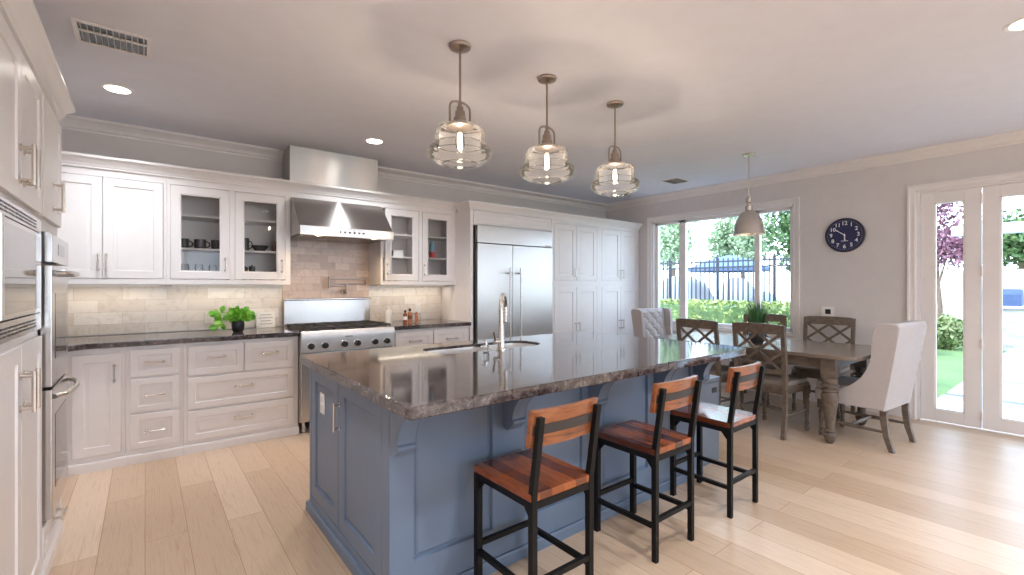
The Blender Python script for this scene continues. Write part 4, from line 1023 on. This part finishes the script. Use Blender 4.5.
# ------------------------------------------------------------------ pendants
def make_pendant(loc, label, group):
    t = thing('pendant_light', label, 'light', loc, 0, group); x, y, z = loc
    obj('canopy', G().lathe([(0, 0), (.062, 0), (.064, -.006), (.058, -.018), (.03, -.028), (.012, -.034), (0, -.034)], loc, 28), M['bronze_nickel'], t)
    obj('rod', G().tube([(x, y, z-.03), (x, y, z-.33)], .0065, 10).lathe([(0, -.335), (.011, -.335), (.011, -.32), (0, -.315)], loc, 12), M['bronze_nickel'], t)
    g = G(); pts = []
    for k in range(15):
        a = PI*k/14; pts.append((x+.067*math.cos(a)*1.0, y, z-.372+.05*math.sin(a)**.6))
    pts = [(x+.067, y, z-.455)]+pts+[(x-.067, y, z-.455)]
    g.tube(pts, .0066, 8); obj('yoke', g, M['bronze_nickel'], t)
    g = G(); g.lathe([(0, -.325), (.010, -.325), (.012, -.345), (.018, -.35), (.02, -.37), (.028, -.378), (.03, -.41), (.036, -.415), (.036, -.435), (.07, -.45), (.078, -.458), (.078, -.468), (0, -.468)], loc, 28); obj('socket_cup', g, M['bronze_nickel'], t)
    S = [(.07, -.462), (.112, -.466), (.132, -.478), (.1395, -.50), (.141, -.53), (.1415, -.562), (.147, -.574), (.166, -.582), (.177, -.592), (.18, -.608), (.179, -.628), (.166, -.650), (.135, -.668), (.10, -.677)]
    g = G(); g.lathe(S, loc, 48); o = obj('shade', g, M['shade'], t, angle=60)
    g = G()
    for r_, h_ in ((.1795, -.618), (.142, -.566), (.10, -.677)): g.tube([(x+r_*math.cos(2*PI*k/40), y+r_*math.sin(2*PI*k/40), z+h_) for k in range(40)], .0028, 6, closed=True)
    obj('shade_rim', g, M['clear'], o)
    b = obj('bulb', G().lathe([(.013, -.468), (.014, -.49), (.024, -.515), (.029, -.545), (.026, -.575), (.014, -.592), (0, -.596)], loc, 20), M['bulbglass'], t)
    g = G()
    for k in range(4):
        a = k*PI/2; g.tube([(x+.007*math.cos(a), y+.007*math.sin(a), z-.50), (x+.012*math.cos(a), y+.012*math.sin(a), z-.57)], .0022, 6)
    obj('filament', g, M['filament'], b)
    lamp('bulb_lamp', 'POINT', (x, y, z-.545), 7, (1, .82, .66), .018, t)
    return t
LZ = ZC-.0005
make_pendant((1.406, 2.26, LZ), 'clear glass pendant light over the island, nearest the camera', 'glass pendants over the island')
make_pendant((2.075, 2.26, LZ), 'clear glass pendant light over the island, middle of three', 'glass pendants over the island')
make_pendant((2.765, 2.26, LZ), 'clear glass pendant light over the island, farthest from the camera', 'glass pendants over the island')
x, y = 4.92, 2.27
t = thing('dome_pendant', 'polished nickel dome pendant light over the dining table', 'light', (x, y, LZ)); lo = (x, y, LZ)
obj('canopy', G().lathe([(0, 0), (.062, 0), (.064, -.006), (.056, -.016), (.012, -.026), (0, -.026)], lo, 28), M['nickel'], t)
obj('rod', G().tube([(x, y, LZ-.02), (x, y, LZ-.43)], .007, 10), M['nickel'], t)
obj('socket_cup', G().lathe([(0, -.42), (.012, -.42), (.016, -.44), (.03, -.455), (.03, -.50), (.022, -.51), (.024, -.53), (.034, -.54), (.034, -.585), (0, -.585)], lo, 24), M['nickel'], t)
D = [(.03, -.582), (.05, -.592), (.075, -.61), (.10, -.645), (.122, -.69), (.136, -.74), (.142, -.79), (.150, -.812), (.153, -.832)]
g = G(); g.lathe(D+[(r-.004, h) for r, h in D[::-1]], lo, 40, close=True); obj('shade', g, M['nickel'], t, angle=60)
obj('bulb', G().lathe([(0, -.60), (.02, -.62), (.032, -.66), (.034, -.69), (.02, -.72), (0, -.727)], lo, 16), M['shade_in'], t)
lamp('dome_lamp', 'POINT', (x, y, LZ-.76), 6, (1, .82, .6), .03, t)

# recessed lights and ceiling vents
def can(x, y, label, e=10.5, col=(.92, .955, 1.0)):
    t = thing('recessed_light', label, 'light', (x, y, ZC-.0005), 0, 'recessed ceiling lights')
    obj('trim_ring', G().lathe([(.068, 0), (.094, 0), (.094, -.003), (.086, -.006), (.072, -.004), (.068, 0)], (x, y, ZC-.0005), 32), M['white'], t)
    obj('lens', G().lathe([(0, -.0015), (.070, -.0015), (.070, -.003), (0, -.003)], (x, y, ZC-.0005), 32), M['lamp'], t)
    lamp('can_lamp', 'AREA', (x, y, ZC-.012), e, col, .13, t, (0, 0, 0), math.radians(125))
can(-.15, 4.235, 'lit round recessed ceiling light above the left end of the back worktop')
can(1.70, 4.25, 'lit round recessed ceiling light in front of the hood duct')
can(3.60, .235, 'lit round recessed ceiling light at the upper right corner of the picture')
for (x, y) in ((1.70, .264), (.0, .9), (.0, -1.2), (1.7, -1.6), (3.5, -1.6), (5.0, -1.6), (1.7, -3.4), (3.6, -3.4), (5.2, -3.4), (-.1, -3.2)):  # extra ceiling lights out of view, added for flat, even light
    can(x, y, 'unseen round ceiling light added to brighten the room from out of view', 16)
def vent(x0, y0, x1, y1, label, n):
    t = thing('ceiling_vent', label, 'vent', ((x0+x1)/2, (y0+y1)/2, ZC-.008))
    g = G(); b = .022
    for a in ((x0, y0, x1, y0+b), (x0, y1-b, x1, y1), (x0, y0+b, x0+b, y1-b), (x1-b, y0+b, x1, y1-b)): g.box(a[0], a[1], ZC-.008, a[2], a[3], ZC-.0005, .002)
    obj('frame', g, M['trimw'], t)
    obj('duct', G().box(x0+b, y0+b, ZC-.002, x1-b, y1-b, ZC-.0006), M['black'], t)
    g = G()
    for k in range(n):
        a = x0+b+(x1-x0-2*b)*(k+.5)/n
        g.prism([(a-.004, ZC-.0025), (a+.001, ZC-.012), (a+.0025, ZC-.012), (a-.0025, ZC-.0025)], y0+b, y1-b, 'Y')
    g.box(x0+b, y0+b+(y1-y0)*.28, ZC-.0125, x1-b, y0+b+(y1-y0)*.31, ZC-.0025)
    obj('louvre', g, M['trimw'] if n > 9 else M['greyink'], t)
vent(-.30, 3.25, .03, 3.53, 'white louvred ceiling vent near the oven tower', 11)
vent(5.25, 3.30, 5.56, 3.55, 'small ceiling vent near the window wall', 8)

# ------------------------------------------------------------------ clock, keypad, outlets
cyy, cz = 1.766, 1.908
t = thing('wall_clock', 'round navy wall clock with white numerals', 'clock', (XR, cyy, cz))
RC = .188
obj('case', G().lathe([(0, -.0005), (RC, -.0005), (RC, -.03), (RC-.006, -.036), (RC-.014, -.036), (RC-.02, -.028), (0, -.028)], (XR, cyy, cz), 48, 'X'), M['navyrim'], t)
obj('face', G().lathe([(0, -.0282), (RC-.02, -.0282), (RC-.02, -.0292), (0, -.0292)], (XR, cyy, cz), 48, 'X'), M['navy'], t)
base = Matrix.Translation((XR-.0305, cyy, cz)) @ Matrix(((0, 0, -1, 0), (-1, 0, 0, 0), (0, 1, 0, 0), (0, 0, 0, 1)))
bm = bmesh.new()
for h in range(1, 13):
    a = PI/2-h*PI/6; me = text_mesh(str(h), .058, base @ Matrix.Translation((.128*math.cos(a), .128*math.sin(a), 0)), .0008); bm.from_mesh(me); bpy.data.meshes.remove(me)
obj('numerals', bm, M['ink'], t, smooth=False)
g = G()
for k in range(60):
    a = k*PI/30; r0 = .158
    g.bar((r0*math.cos(a), r0*math.sin(a), 0), ((r0+.004)*math.cos(a), (r0+.004)*math.sin(a), 0), .0022, .001)
g.xf(base); obj('minute_track', g, M['ink'], t, smooth=False)
def hand(nm, mins, L, w, zz):
    a = PI/2-mins*PI/30; g = G(); g.prism([(-w, 0), (0, -.02), (w, 0), (w*.8, L*.6), (w*1.5, L*.72), (0, L), (-w*1.5, L*.72), (-w*.8, L*.6)], zz, zz+.001, 'Z'); g.xf(base @ Matrix.Rotation(a-PI/2, 4, 'Z')); obj(nm, g, M['ink'], t, smooth=False)
hand('minute_hand', 51, .118, .0045, .003); hand('hour_hand', 29.5, .072, .006, .0015)
obj('hub', G().lathe([(0, 0), (.009, 0), (.009, .005), (0, .006)], (0, 0, 0), 14).xf(base), M['ink'], t)
obj('maker_mark', G().box(-.034, -.068, 0, .034, -.063, .0006).xf(base), M['ink'], t)
t = thing('wall_keypad', 'white square wall keypad with a dark display under the clock', 'keypad', (XR, 1.93, 1.05))
obj('plate', G().box(XR-.022, 1.868, .992, XR-.0005, 1.992, 1.107, .006), M['white'], t); obj('display', G().box(XR-.0232, 1.900, 1.025, XR-.0222, 1.955, 1.080), M['screen'], t)
ys = YB-.0125
outlet('wall_outlet', face(.469, ys, 1.05, FY), 'white outlet plate on the tiles behind the leafy counter plant')
outlet('wall_outlet', face(2.616, ys, 1.075, FY), 'white switch plate on the tiles right of the spice bottles', two=False, kind='switch')

# ------------------------------------------------------------------ things on the back counter
t = thing('potted_plant', 'leafy bright green plant in a black pot on the back worktop', 'plant', (.655, 4.80, .93))
px, py = .655, 4.80
obj('pot', G().lathe([(0, .9305), (.038, .9305), (.048, .95), (.052, .99), (.050, 1.025), (.044, 1.03), (.042, 1.02), (0, 1.018)], (px, py, 0), 24), M['black'], t)
g = G(); lf = G()
def big_leaf(g, base, d, L, w):
    d = Vector(d).normalized(); nn = Vector((random.gauss(-.1, .45), random.gauss(-.8, .35), random.gauss(.55, .35))); sd = d.cross(nn).normalized(); up = sd.cross(d)
    prev = None
    for i in range(7):
        s = i/6; ww = w*math.sin(PI*min(1, s*.9+.08))**.8*(1 if s < .99 else .05); c = Vector(base)+d*L*s+up*(-.18*L*s*s); fold = up*ww*.2
        r = (g.b.verts.new(c-sd*ww+fold), g.b.verts.new(c), g.b.verts.new(c+sd*ww+fold))
        if prev: g.b.faces.new((prev[0], prev[1], r[1], r[0])); g.b.faces.new((prev[1], prev[2], r[2], r[1]))
        prev = r
for k in range(70):
    a = random.uniform(0, 2*PI); el = random.uniform(-.15, 1.35); R = random.uniform(.07, .12)
    dx, dy = math.cos(a)*math.cos(el), math.sin(a)*math.cos(el)*.8
    tip = Vector((px+.01+dx*R*1.15, py+dy*R, 1.065+math.sin(el)*R*.6))
    if k > 54: tip = Vector((px-.09-random.uniform(0, .10), py-.03+random.uniform(-.03, .05), 1.07+random.uniform(-.08, .07)))
    g.tube([(px, py, 1.02), ((px+tip.x)/2, (py+tip.y)/2, (1.05+tip.z)/2+.02), tip], .0022, 5)
    big_leaf(lf, tip-Vector((dx, dy, .3))*.03, (dx-.3 if k > 54 else dx*.9, dy*.4-.2, random.uniform(-.6, .8)), random.uniform(.045, .07), random.uniform(.019, .030))
obj('stems', g, M['leaf'], t); obj('foliage', lf, M['leaf'], t)
t = thing('plaque', 'small white plaque with lines of lettering leaning on the tiles', 'sign', (.93, 5.12, .93))
tl = Matrix.Translation((.94, 5.118, .9305)) @ Matrix.Rotation(math.radians(-9), 4, 'X')
obj('board', G().box(-.082, 0, 0, .082, .014, .155, .002).xf(tl), M['white'], t)
g = G()
for i, w_ in enumerate((.05, .062, .045, .058)): g.box(-w_, -.0006, .125-i*.03, w_, -.0001, .131-i*.03)
obj('lettering', g.xf(tl), M['greyink'], t)
t = thing('soap_bottle', 'white bottle with a pump top beside the range', 'bottle', (2.07, 4.78, .93))
obj('bottle', G().lathe([(0, .9305), (.034, .9305), (.036, .94), (.036, 1.06), (.03, 1.078), (.012, 1.085), (0, 1.086)], (2.07, 4.78, 0), 20), M['white'], t)
obj('pump', G().lathe([(0, 1.086), (.012, 1.086), (.012, 1.096), (.004, 1.1), (.004, 1.115), (0, 1.117)], (2.07, 4.78, 0), 12).tube([(2.07, 4.78, 1.113), (2.045, 4.76, 1.11)], .004, 6), M['white'], t)
def jar(x, y, r, h, m, label, cap='black', body=None):
    t = thing('spice_bottle', label, 'bottle', (x, y, .93), 0, 'bottles beside the range')
    obj('bottle', G().lathe([(0, .9305), (r, .9305), (r, .93+h*.72), (r*.5, .93+h*.82), (r*.5, .93+h*.85), (0, .93+h*.85)], (x, y, 0), 16), m, t)
    obj('cap', G().lathe([(0, .9302+h*.85), (r*.62, .9302+h*.85), (r*.62, .93+h), (0, .93+h)], (x, y, 0), 14), M[cap], t)
    obj('label', G().lathe([(r+.0004, .93+h*.3), (r+.0004, .93+h*.55)], (x, y, 0), 16), M['white'] if m != M['spice'] else M['spice2'], t)
jar(2.225, 4.70, .022, .15, M['spice2'], 'brown spice bottle with a white label and black cap')
jar(2.285, 4.71, .024, .165, M['spice'], 'tall orange spice bottle with a black cap')
t = thing('bottle_caddy', 'small orange bottle in a square wire caddy at the right of the spice bottles', 'bottle', (2.36, 4.70, .93))
obj('bottle', G().lathe([(0, .9305), (.02, .9305), (.02, 1.02), (.01, 1.035), (.01, 1.06), (0, 1.06)], (2.36, 4.70, 0), 14), M['spice'], t)
g = G()
for a, b in ((-1, -1), (1, -1), (1, 1), (-1, 1)): g.tube([(2.36+a*.03, 4.70+b*.03, .931), (2.36+a*.03, 4.70+b*.03, 1.04)], .003, 6)
for z in (.934, 1.04): g.tube([(2.36+a*.03, 4.70+b*.03, z) for a, b in ((-1, -1), (1, -1), (1, 1), (-1, 1))], .003, 6, closed=True)
obj('wire_frame', g, M['bronze_nickel'], t)

# ------------------------------------------------------------------ crockery behind glass
def mug(x, z, m, label, r=.042, h=.085, y=4.97, grp='mugs in the glass cabinet'):
    t = thing('mug', label, 'mug', (x, y, z), 0, grp)
    obj('cup', G().lathe([(0, .0005), (r*.8, .0005), (r*.95, .01), (r, h*.5), (r, h), (r-.004, h), (r-.005, h*.5), (r*.75, .01), (0, .008)], (x, y, z), 24), m, t)
    pts = [(x+r-.002+.028*math.sin(PI*k/8), y, z+h*.5+h*.3*math.cos(PI*k/8)) for k in range(9)]
    obj('handle', G().tube(pts, .005, 8), m, t)
mug(.262, SH[0], M['darkcer'], 'dark grey mug at the left of the middle shelf'); mug(.385, SH[0], M['darkcer'], 'wide dark grey mug at the centre of the middle shelf', .046); mug(.508, SH[0], M['darkcer'], 'dark grey mug at the right of the middle shelf')
def goblet(x, z, label, y=4.96):
    t = thing('wine_glass', label, 'glass', (x, y, z), 0, 'stemmed glasses on the lower shelf')
    obj('bowl', G().lathe([(.004, .06), (.022, .068), (.032, .09), (.034, .115), (.028, .15)], (x, y, z), 20), M['clear'], t)
    obj('stem', G().lathe([(0, .0005), (.03, .0005), (.028, .003), (.006, .006), (.004, .012), (.004, .061), (0, .061)], (x, y, z), 16), M['clear'], t)
ZL = ZB+.03
goblet(.272, ZL+.0005, 'clear stemmed glass at the left of the lower shelf'); goblet(.375, ZL+.0005, 'clear stemmed glass at the centre of the lower shelf'); goblet(.478, ZL+.0005, 'clear stemmed glass at the right of the lower shelf')
mug(.735, SH[0], M['darkcer'], 'dark mug at the left behind the glass door next to the hood', .036, .12, 4.98)
one('bowl', G().lathe([(0, .0005), (.04, .0005), (.062, .03), (.075, .055), (.07, .055), (.057, .03), (0, .012)], (.858, 4.97, SH[0]), 24), M['darkcer'], 'wide dark bowl on the middle shelf beside the hood', 'bowl')
mug(.990, SH[0], M['browncer'], 'brown mug on the middle shelf nearest the hood', .032, .11, 4.99)
for k, (x, h, m, lb) in enumerate(((.735, .12, 'browncer', 'brown canister at the left of the lower shelf beside the hood'), (.795, .13, 'darkcer', 'dark canister second from the left on the lower shelf beside the hood'))):
    t = thing('canister', lb, 'canister', (x, 4.98, ZL), 0); obj('body', G().lathe([(0, .001), (.026, .001), (.026, h), (0, h)], (x, 4.98, ZL), 16), M[m], t); obj('lid', G().lathe([(0, h+.0005), (.027, h+.0005), (.027, h+.012), (.008, h+.014), (.008, h+.024), (0, h+.025)], (x, 4.98, ZL), 16), M['black'], t)
one('dish', G().lathe([(0, .001), (.05, .001), (.075, .03), (.07, .03), (.045, .01), (0, .008)], (.885, 4.97, ZL), 24), M['darkcer'], 'low dark dish on the lower shelf beside the hood', 'dish')
mug(.975, ZL, M['darkcer'], 'dark mug on the lower shelf nearest the hood', .034, .1, 4.98)
# right glass cabinet
t = thing('box', 'white box on the middle shelf right of the hood', 'box', (2.25, 4.97, SH2[0])); obj('carton', G().box(2.19, 4.93, SH2[0]+.0005, 2.31, 5.02, SH2[0]+.055, .002), M['white'], t); obj('lid', G().box(2.187, 4.927, SH2[0]+.056, 2.313, 5.023, SH2[0]+.075, .002), M['white'], t)
mug(2.145, SH2[0], M['darkcer'], 'dark cup at the left of the middle shelf right of the hood', .03, .06, 4.95)
mug(2.14, ZL, M['bluecer'], 'blue cup on the lower shelf right of the hood', .032, .09, 4.96)
one('bowl', G().lathe([(0, .0005), (.03, .0005), (.055, .03), (.065, .075), (.06, .075), (.05, .03), (0, .01)], (2.26, 4.98, ZL), 24), M['ceramic'], 'tall white bowl on the lower shelf right of the hood', 'bowl')
t = thing('canister', 'tall canister with red base and light blue top behind glass', 'canister', (2.70, 4.97, SH2[0]))
obj('base', G().lathe([(0, .0005), (.034, .0005), (.034, .075), (0, .075)], (2.70, 4.97, SH2[0]), 20), M['red'], t)
obj('top', G().lathe([(0, .0755), (.032, .0755), (.034, .15), (.026, .18), (.026, .20), (0, .2)], (2.70, 4.97, SH2[0]), 20), M['lblue'], t)
mug(2.60, SH2[0], M['bluecer'], 'dark blue cup left of the red and blue canister', .028, .12, 4.98)
for k in range(4):
    one('plate', G().lathe([(0, .0003), (.06, .0003), (.10, .007), (.105, .0095), (.10, .0095), (.058, .003), (0, .003)], (2.70, 4.99, ZL+.0004+k*.0085), 28), M['ceramic'], 'white plate %s in the stack under the red and blue canister' % ('at the bottom', 'second from the bottom', 'second from the top', 'on top')[k], 'plate', 'stacked white plates')

# ------------------------------------------------------------------ garden
GZ = -.10
g = G(); g.box(XR+.15, -20, GZ-.1, 40, 30, GZ); g.box(-12, -20, GZ-.1, XR+.15, YF-.15, GZ); struct('ground_lawn', g, M['lawn'], smooth=False)
struct('patio', G().box(XR+.151, -6, GZ+.0005, 8.18, 1.285, GZ+.03), M['conc'], smooth=False)
struct('patio_window', G().box(XR+.151, 1.3, GZ+.0005, 7.4, 9, GZ+.03), M['conc'], smooth=False)
struct('pool_deck', G().box(9.2, 3.0, GZ+.0005, 24, 24, GZ+.02), M['conc'], smooth=False)
for i, (a, b, w_) in enumerate(((8.36, 9.9, 'first'), (10.08, 11.6, 'second'), (11.78, 13.2, 'third'), (13.35, 14.7, 'fourth'))):
    one('paver_slab', G().box(a, -2.2, GZ+.0005, b, 1.28, GZ+.03, .006), M['conc'], f'pale concrete paver across the lawn, {w_} beyond the patio', 'paver', 'concrete pavers across the lawn')
def box_leaves(n, lo, hi):
    p = RNG.uniform(0, 1, (n, 3)); ax = RNG.integers(0, 3, n); s = RNG.integers(0, 2, n)
    p[np.arange(n), ax] = np.where(s, 1-RNG.uniform(0, .08, n), RNG.uniform(0, .08, n)); return np.array(lo)+p*(np.array(hi)-np.array(lo))
def ell_leaves(n, c, r, fill=.5):
    d = RNG.normal(size=(n, 3)); d /= np.linalg.norm(d, axis=1)[:, None]; k = RNG.uniform(fill, 1, n)[:, None]
    d2 = d*k*(1+.18*np.sin(d[:, :1]*7+d[:, 1:2]*5)*np.cos(d[:, 2:]*6)); return np.array(c)+d2*np.array(r), d
t = thing('hedge', 'clipped leafy hedge outside the window', 'hedge', (8.4, 4.5, GZ))
obj('stems', G().box(8.15, 1.9, GZ+.001, 8.75, 10.4, .98, .05), M['tree2'], t)
p = box_leaves(16000, (8.02, 1.8, GZ), (8.88, 10.5, 1.07)); leaf_mesh('foliage', p, RNG.normal(size=p.shape), .085, M['hedge'], t)
# iron fence
t = thing('iron_fence', 'black iron railing fence behind the hedge', 'fence', (10.2, 6, GZ))
g = G()
for z in (.10, 1.75, 1.88): g.box(10.19, 2.9, z, 10.22, 14.0, z+.035)
obj('rails', g, M['iron_fence'], t)
for k in range(10): obj('post', G().box(10.185, 2.957+k*1.22, GZ+.021, 10.225, 2.993+k*1.22, 1.99).lathe([(0, 1.99), (.028, 2.0), (.022, 2.02), (0, 2.03)], (10.205, 2.975+k*1.22, 0), 10), M['iron_fence'], t)
g = G()
for k in range(100): g.box(10.194, 3.06+k*.11, .0, 10.216, 3.082+k*.11, 1.97)
pk = obj('pickets', g, M['iron_fence'], t)
# pale boulders by the pool
def boulder(c, r, label, seed):
    rr = random.Random(seed); bm = bmesh.new(); bmesh.ops.create_icosphere(bm, subdivisions=4, radius=1)
    k = [Vector((rr.gauss(0, 1), rr.gauss(0, 1), rr.gauss(0, 1))).normalized() for _ in range(9)]
    for v in bm.verts:
        d = v.co.normalized(); s = 1
        for q in k: s -= .22*max(0, d.dot(q)-.62)
        s += .03*math.sin(d.x*9+seed)*math.sin(d.y*8)*math.sin(d.z*7); v.co = Vector((d.x*r[0], d.y*r[1], max(-.35, d.z)*r[2]))*s
    g = G(); g.b.free(); g.b = bm; bmesh.ops.translate(bm, vec=Vector(c), verts=bm.verts[:])
    z = min(v.co.z for v in bm.verts); bmesh.ops.translate(bm, vec=(0, 0, GZ+.021-z), verts=bm.verts[:])
    one('boulder', g, M['rock'], label, 'rock', 'pale boulders by the pool')
boulder((12.6, 7.75, .3), (.8, .95, 1.45), 'big rounded pale boulder at the left behind the fence', 1)
boulder((14.4, 7.0, .3), (.7, .7, 1.25), 'pale boulder right of the biggest boulder behind the fence', 2)
boulder((13.2, 5.75, .3), (.5, .55, 1.0), 'pale boulder below the garden umbrella', 3)
# umbrella
ux, uy = 12.0, 6.05
t = thing('garden_umbrella', 'blue-grey garden umbrella behind the iron fence', 'umbrella', (ux, uy, GZ))
obj('pole', G().tube([(ux, uy, GZ+.05), (ux, uy, 2.15)], .025, 10), M['iron_fence'], t); obj('base', G().lathe([(0, GZ+.021), (.28, GZ+.021), (.26, GZ+.06), (.04, GZ+.1), (0, GZ+.1)], (ux, uy, 0), 24), M['iron_fence'], t)
g = G(); g.lathe([(1.02, 1.72), (1.03, 1.80), (.55, 2.02), (0, 2.16), (0, 2.13), (.55, 1.99), (1.0, 1.78), (1.01, 1.72)], (ux, uy, 0), 8); obj('canopy', g, M['canvas'], t, smooth=False)
# lounge chairs
def lounger(x, y, rz, label):
    t = thing('lounge_chair', label, 'chair', (x, y, GZ+.021), rz, 'white loungers by the pool')
    for s in (-1, 1):
        obj('side_rail', G().bar((s*.3, -.8, .3), (s*.3, .4, .3), .04, .05).bar((s*.3, .4, .3), (s*.3, .95, .95), .04, .05), M['white'], t, local=True)
        for q in (-.7, .45): obj('leg', G().bar((s*.3, q, .0), (s*.3, q, .3), .04, .04), M['white'], t, local=True)
    obj('sling', G().box(-.28, -.8, .30, .28, .4, .32).prism([(.4, .31), (.95, .95), (.94, .97), (.385, .33)], -.28, .28, 'X'), M['canvas'], t, local=True)
lounger(11.4, 5.0, 2.2, 'white lounge chair below the umbrella beyond the fence'); lounger(11.6, 3.8, 2.0, 'white lounge chair at the right end of the iron fence')
def tree(name, x, y, th, crowns, m, label, n=2600, ls=.16, tr=.09, cat='tree'):
    t = thing(name, label, cat, (x, y, GZ))
    g = G(); g.tube([(x, y, GZ-.02), (x+.05, y, th*.5), (x, y+.05, th)], [tr*1.3, tr, tr*.7], 10)
    for c, r in crowns: g.tube([(x, y+.03, th*.8), ((x+c[0])/2, (y+c[1])/2, (th+c[2])/2), c], [tr*.5, tr*.35, tr*.12], 6)
    obj('trunk', g, M['bark'], t)
    ps, ns = [], []
    for c, r in crowns: p, d = ell_leaves(n, c, r, .25); ps.append(p); ns.append(d)
    leaf_mesh('foliage', np.concatenate(ps), np.concatenate(ns), ls, m, t)
tree('garden_tree', 17, 10.9, 2.6, [((17, 10.9, 4.3), (1.3, 1.0, 1.4)), ((16.6, 10.6, 3.0), (1.0, .7, .9)), ((17, 11.6, 3.0), (1.0, .9, 1.0))], M['tree'], 'airy pale green tree behind the boulders at the left of the window', 2000)
tree('garden_tree', 17.2, 8.15, 2.6, [((17.2, 8.2, 4.3), (1.3, 1.1, 1.3)), ((16.9, 7.7, 3.0), (1.0, .7, .9)), ((17.1, 8.8, 3.0), (1.0, .5, .8))], M['tree'], 'airy pale green tree behind the garden umbrella', 2000)
tree('garden_tree', 15.2, 5.5, 2.0, [((15.2, 5.6, 3.2), (1.0, 1.0, 1.2)), ((15.0, 5.1, 2.3), (.9, .8, .8))], M['tree2'], 'denser green tree at the right side of the window', 2600)
tree('plum_tree', 15.2, 2.45, 1.7, [((15.2, 2.5, 2.9), (.8, .9, .8)), ((15.0, 2.2, 2.2), (.6, .6, .45)), ((15.3, 2.7, 3.7), (.7, .7, .6))], M['plum'], 'purple-leaved plum tree seen through the narrow door pane', 1000, .12, .05)
tree('garden_tree', 18.5, 1.3, 2.4, [((18.5, 1.5, 2.6), (1.2, 1.1, .8)), ((18.4, .5, 2.4), (1.0, 1.0, .8))], M['tree2'], 'green tree behind the barbecue wall', 3000, .16)
for k, (x, y, r, lb) in enumerate(((13.3, 3.35, (.5, .45, .48), 'leftmost shrub at the far edge of the lawn'), (13.0, 2.45, (.40, .33, .42), 'middle shrub at the far edge of the lawn'), (14.4, 2.2, (.35, .32, .4), 'small shrub at the far edge of the lawn beside the barbecue'))):
    t = thing('shrub', 'pale leafy '+lb, 'shrub', (x, y, GZ), 0, 'shrubs along the lawn')
    obj('stems', G().tube([(x, y, GZ-.01), (x, y, .3)], .03, 8).tube([(x, y, .0), (x+.2, y+.2, .5)], .015, 6).tube([(x, y, .0), (x-.2, y-.2, .5)], .015, 6), M['bark'], t)
    p, d = ell_leaves(2600, (x, y, GZ+r[2]*.95), r, .3); leaf_mesh('foliage', p, d, .10, M['shrub'], t)
one('garden_wall', G().box(16.4, -1, GZ+.001, 16.7, 4.1, 1.75, .01), M['garden_wall'], 'long pale block garden wall at the back of the yard', 'wall')
t = thing('barbecue_counter', 'stacked-stone barbecue counter at the end of the pavers', 'counter', (15.3, .4, GZ))
obj('base', G().box(15.0, -1.4, GZ+.001, 15.7, 1.78, .84, .01), M['stone'], t); obj('counter_slab', G().box(14.94, -1.45, .8405, 15.76, 1.82, .90, .01), M['conc'], t)
one('grill', G().prism([(15.05, .9005), (15.62, .9005), (15.60, 1.12), (15.52, 1.26), (15.2, 1.28), (15.08, 1.16)], 1.09, 1.74, 'Y', .03, 3), M['cover'], 'grill under a blue fitted cover on the stone counter', 'grill')
t = thing('patio_cover', 'pale patio cover beam seen at the top of the wider door pane', 'pergola', (9.5, .0, GZ))
obj('beam', G().box(11.0, -4.5, 2.21, 11.2, 1.62, 2.38, .01), M['beam'], t)
for y in (-1.2, -3.9): obj('post', G().box(11.03, y-.07, GZ+.001, 11.17, y+.07, 2.2095, .01), M['beam'], t)
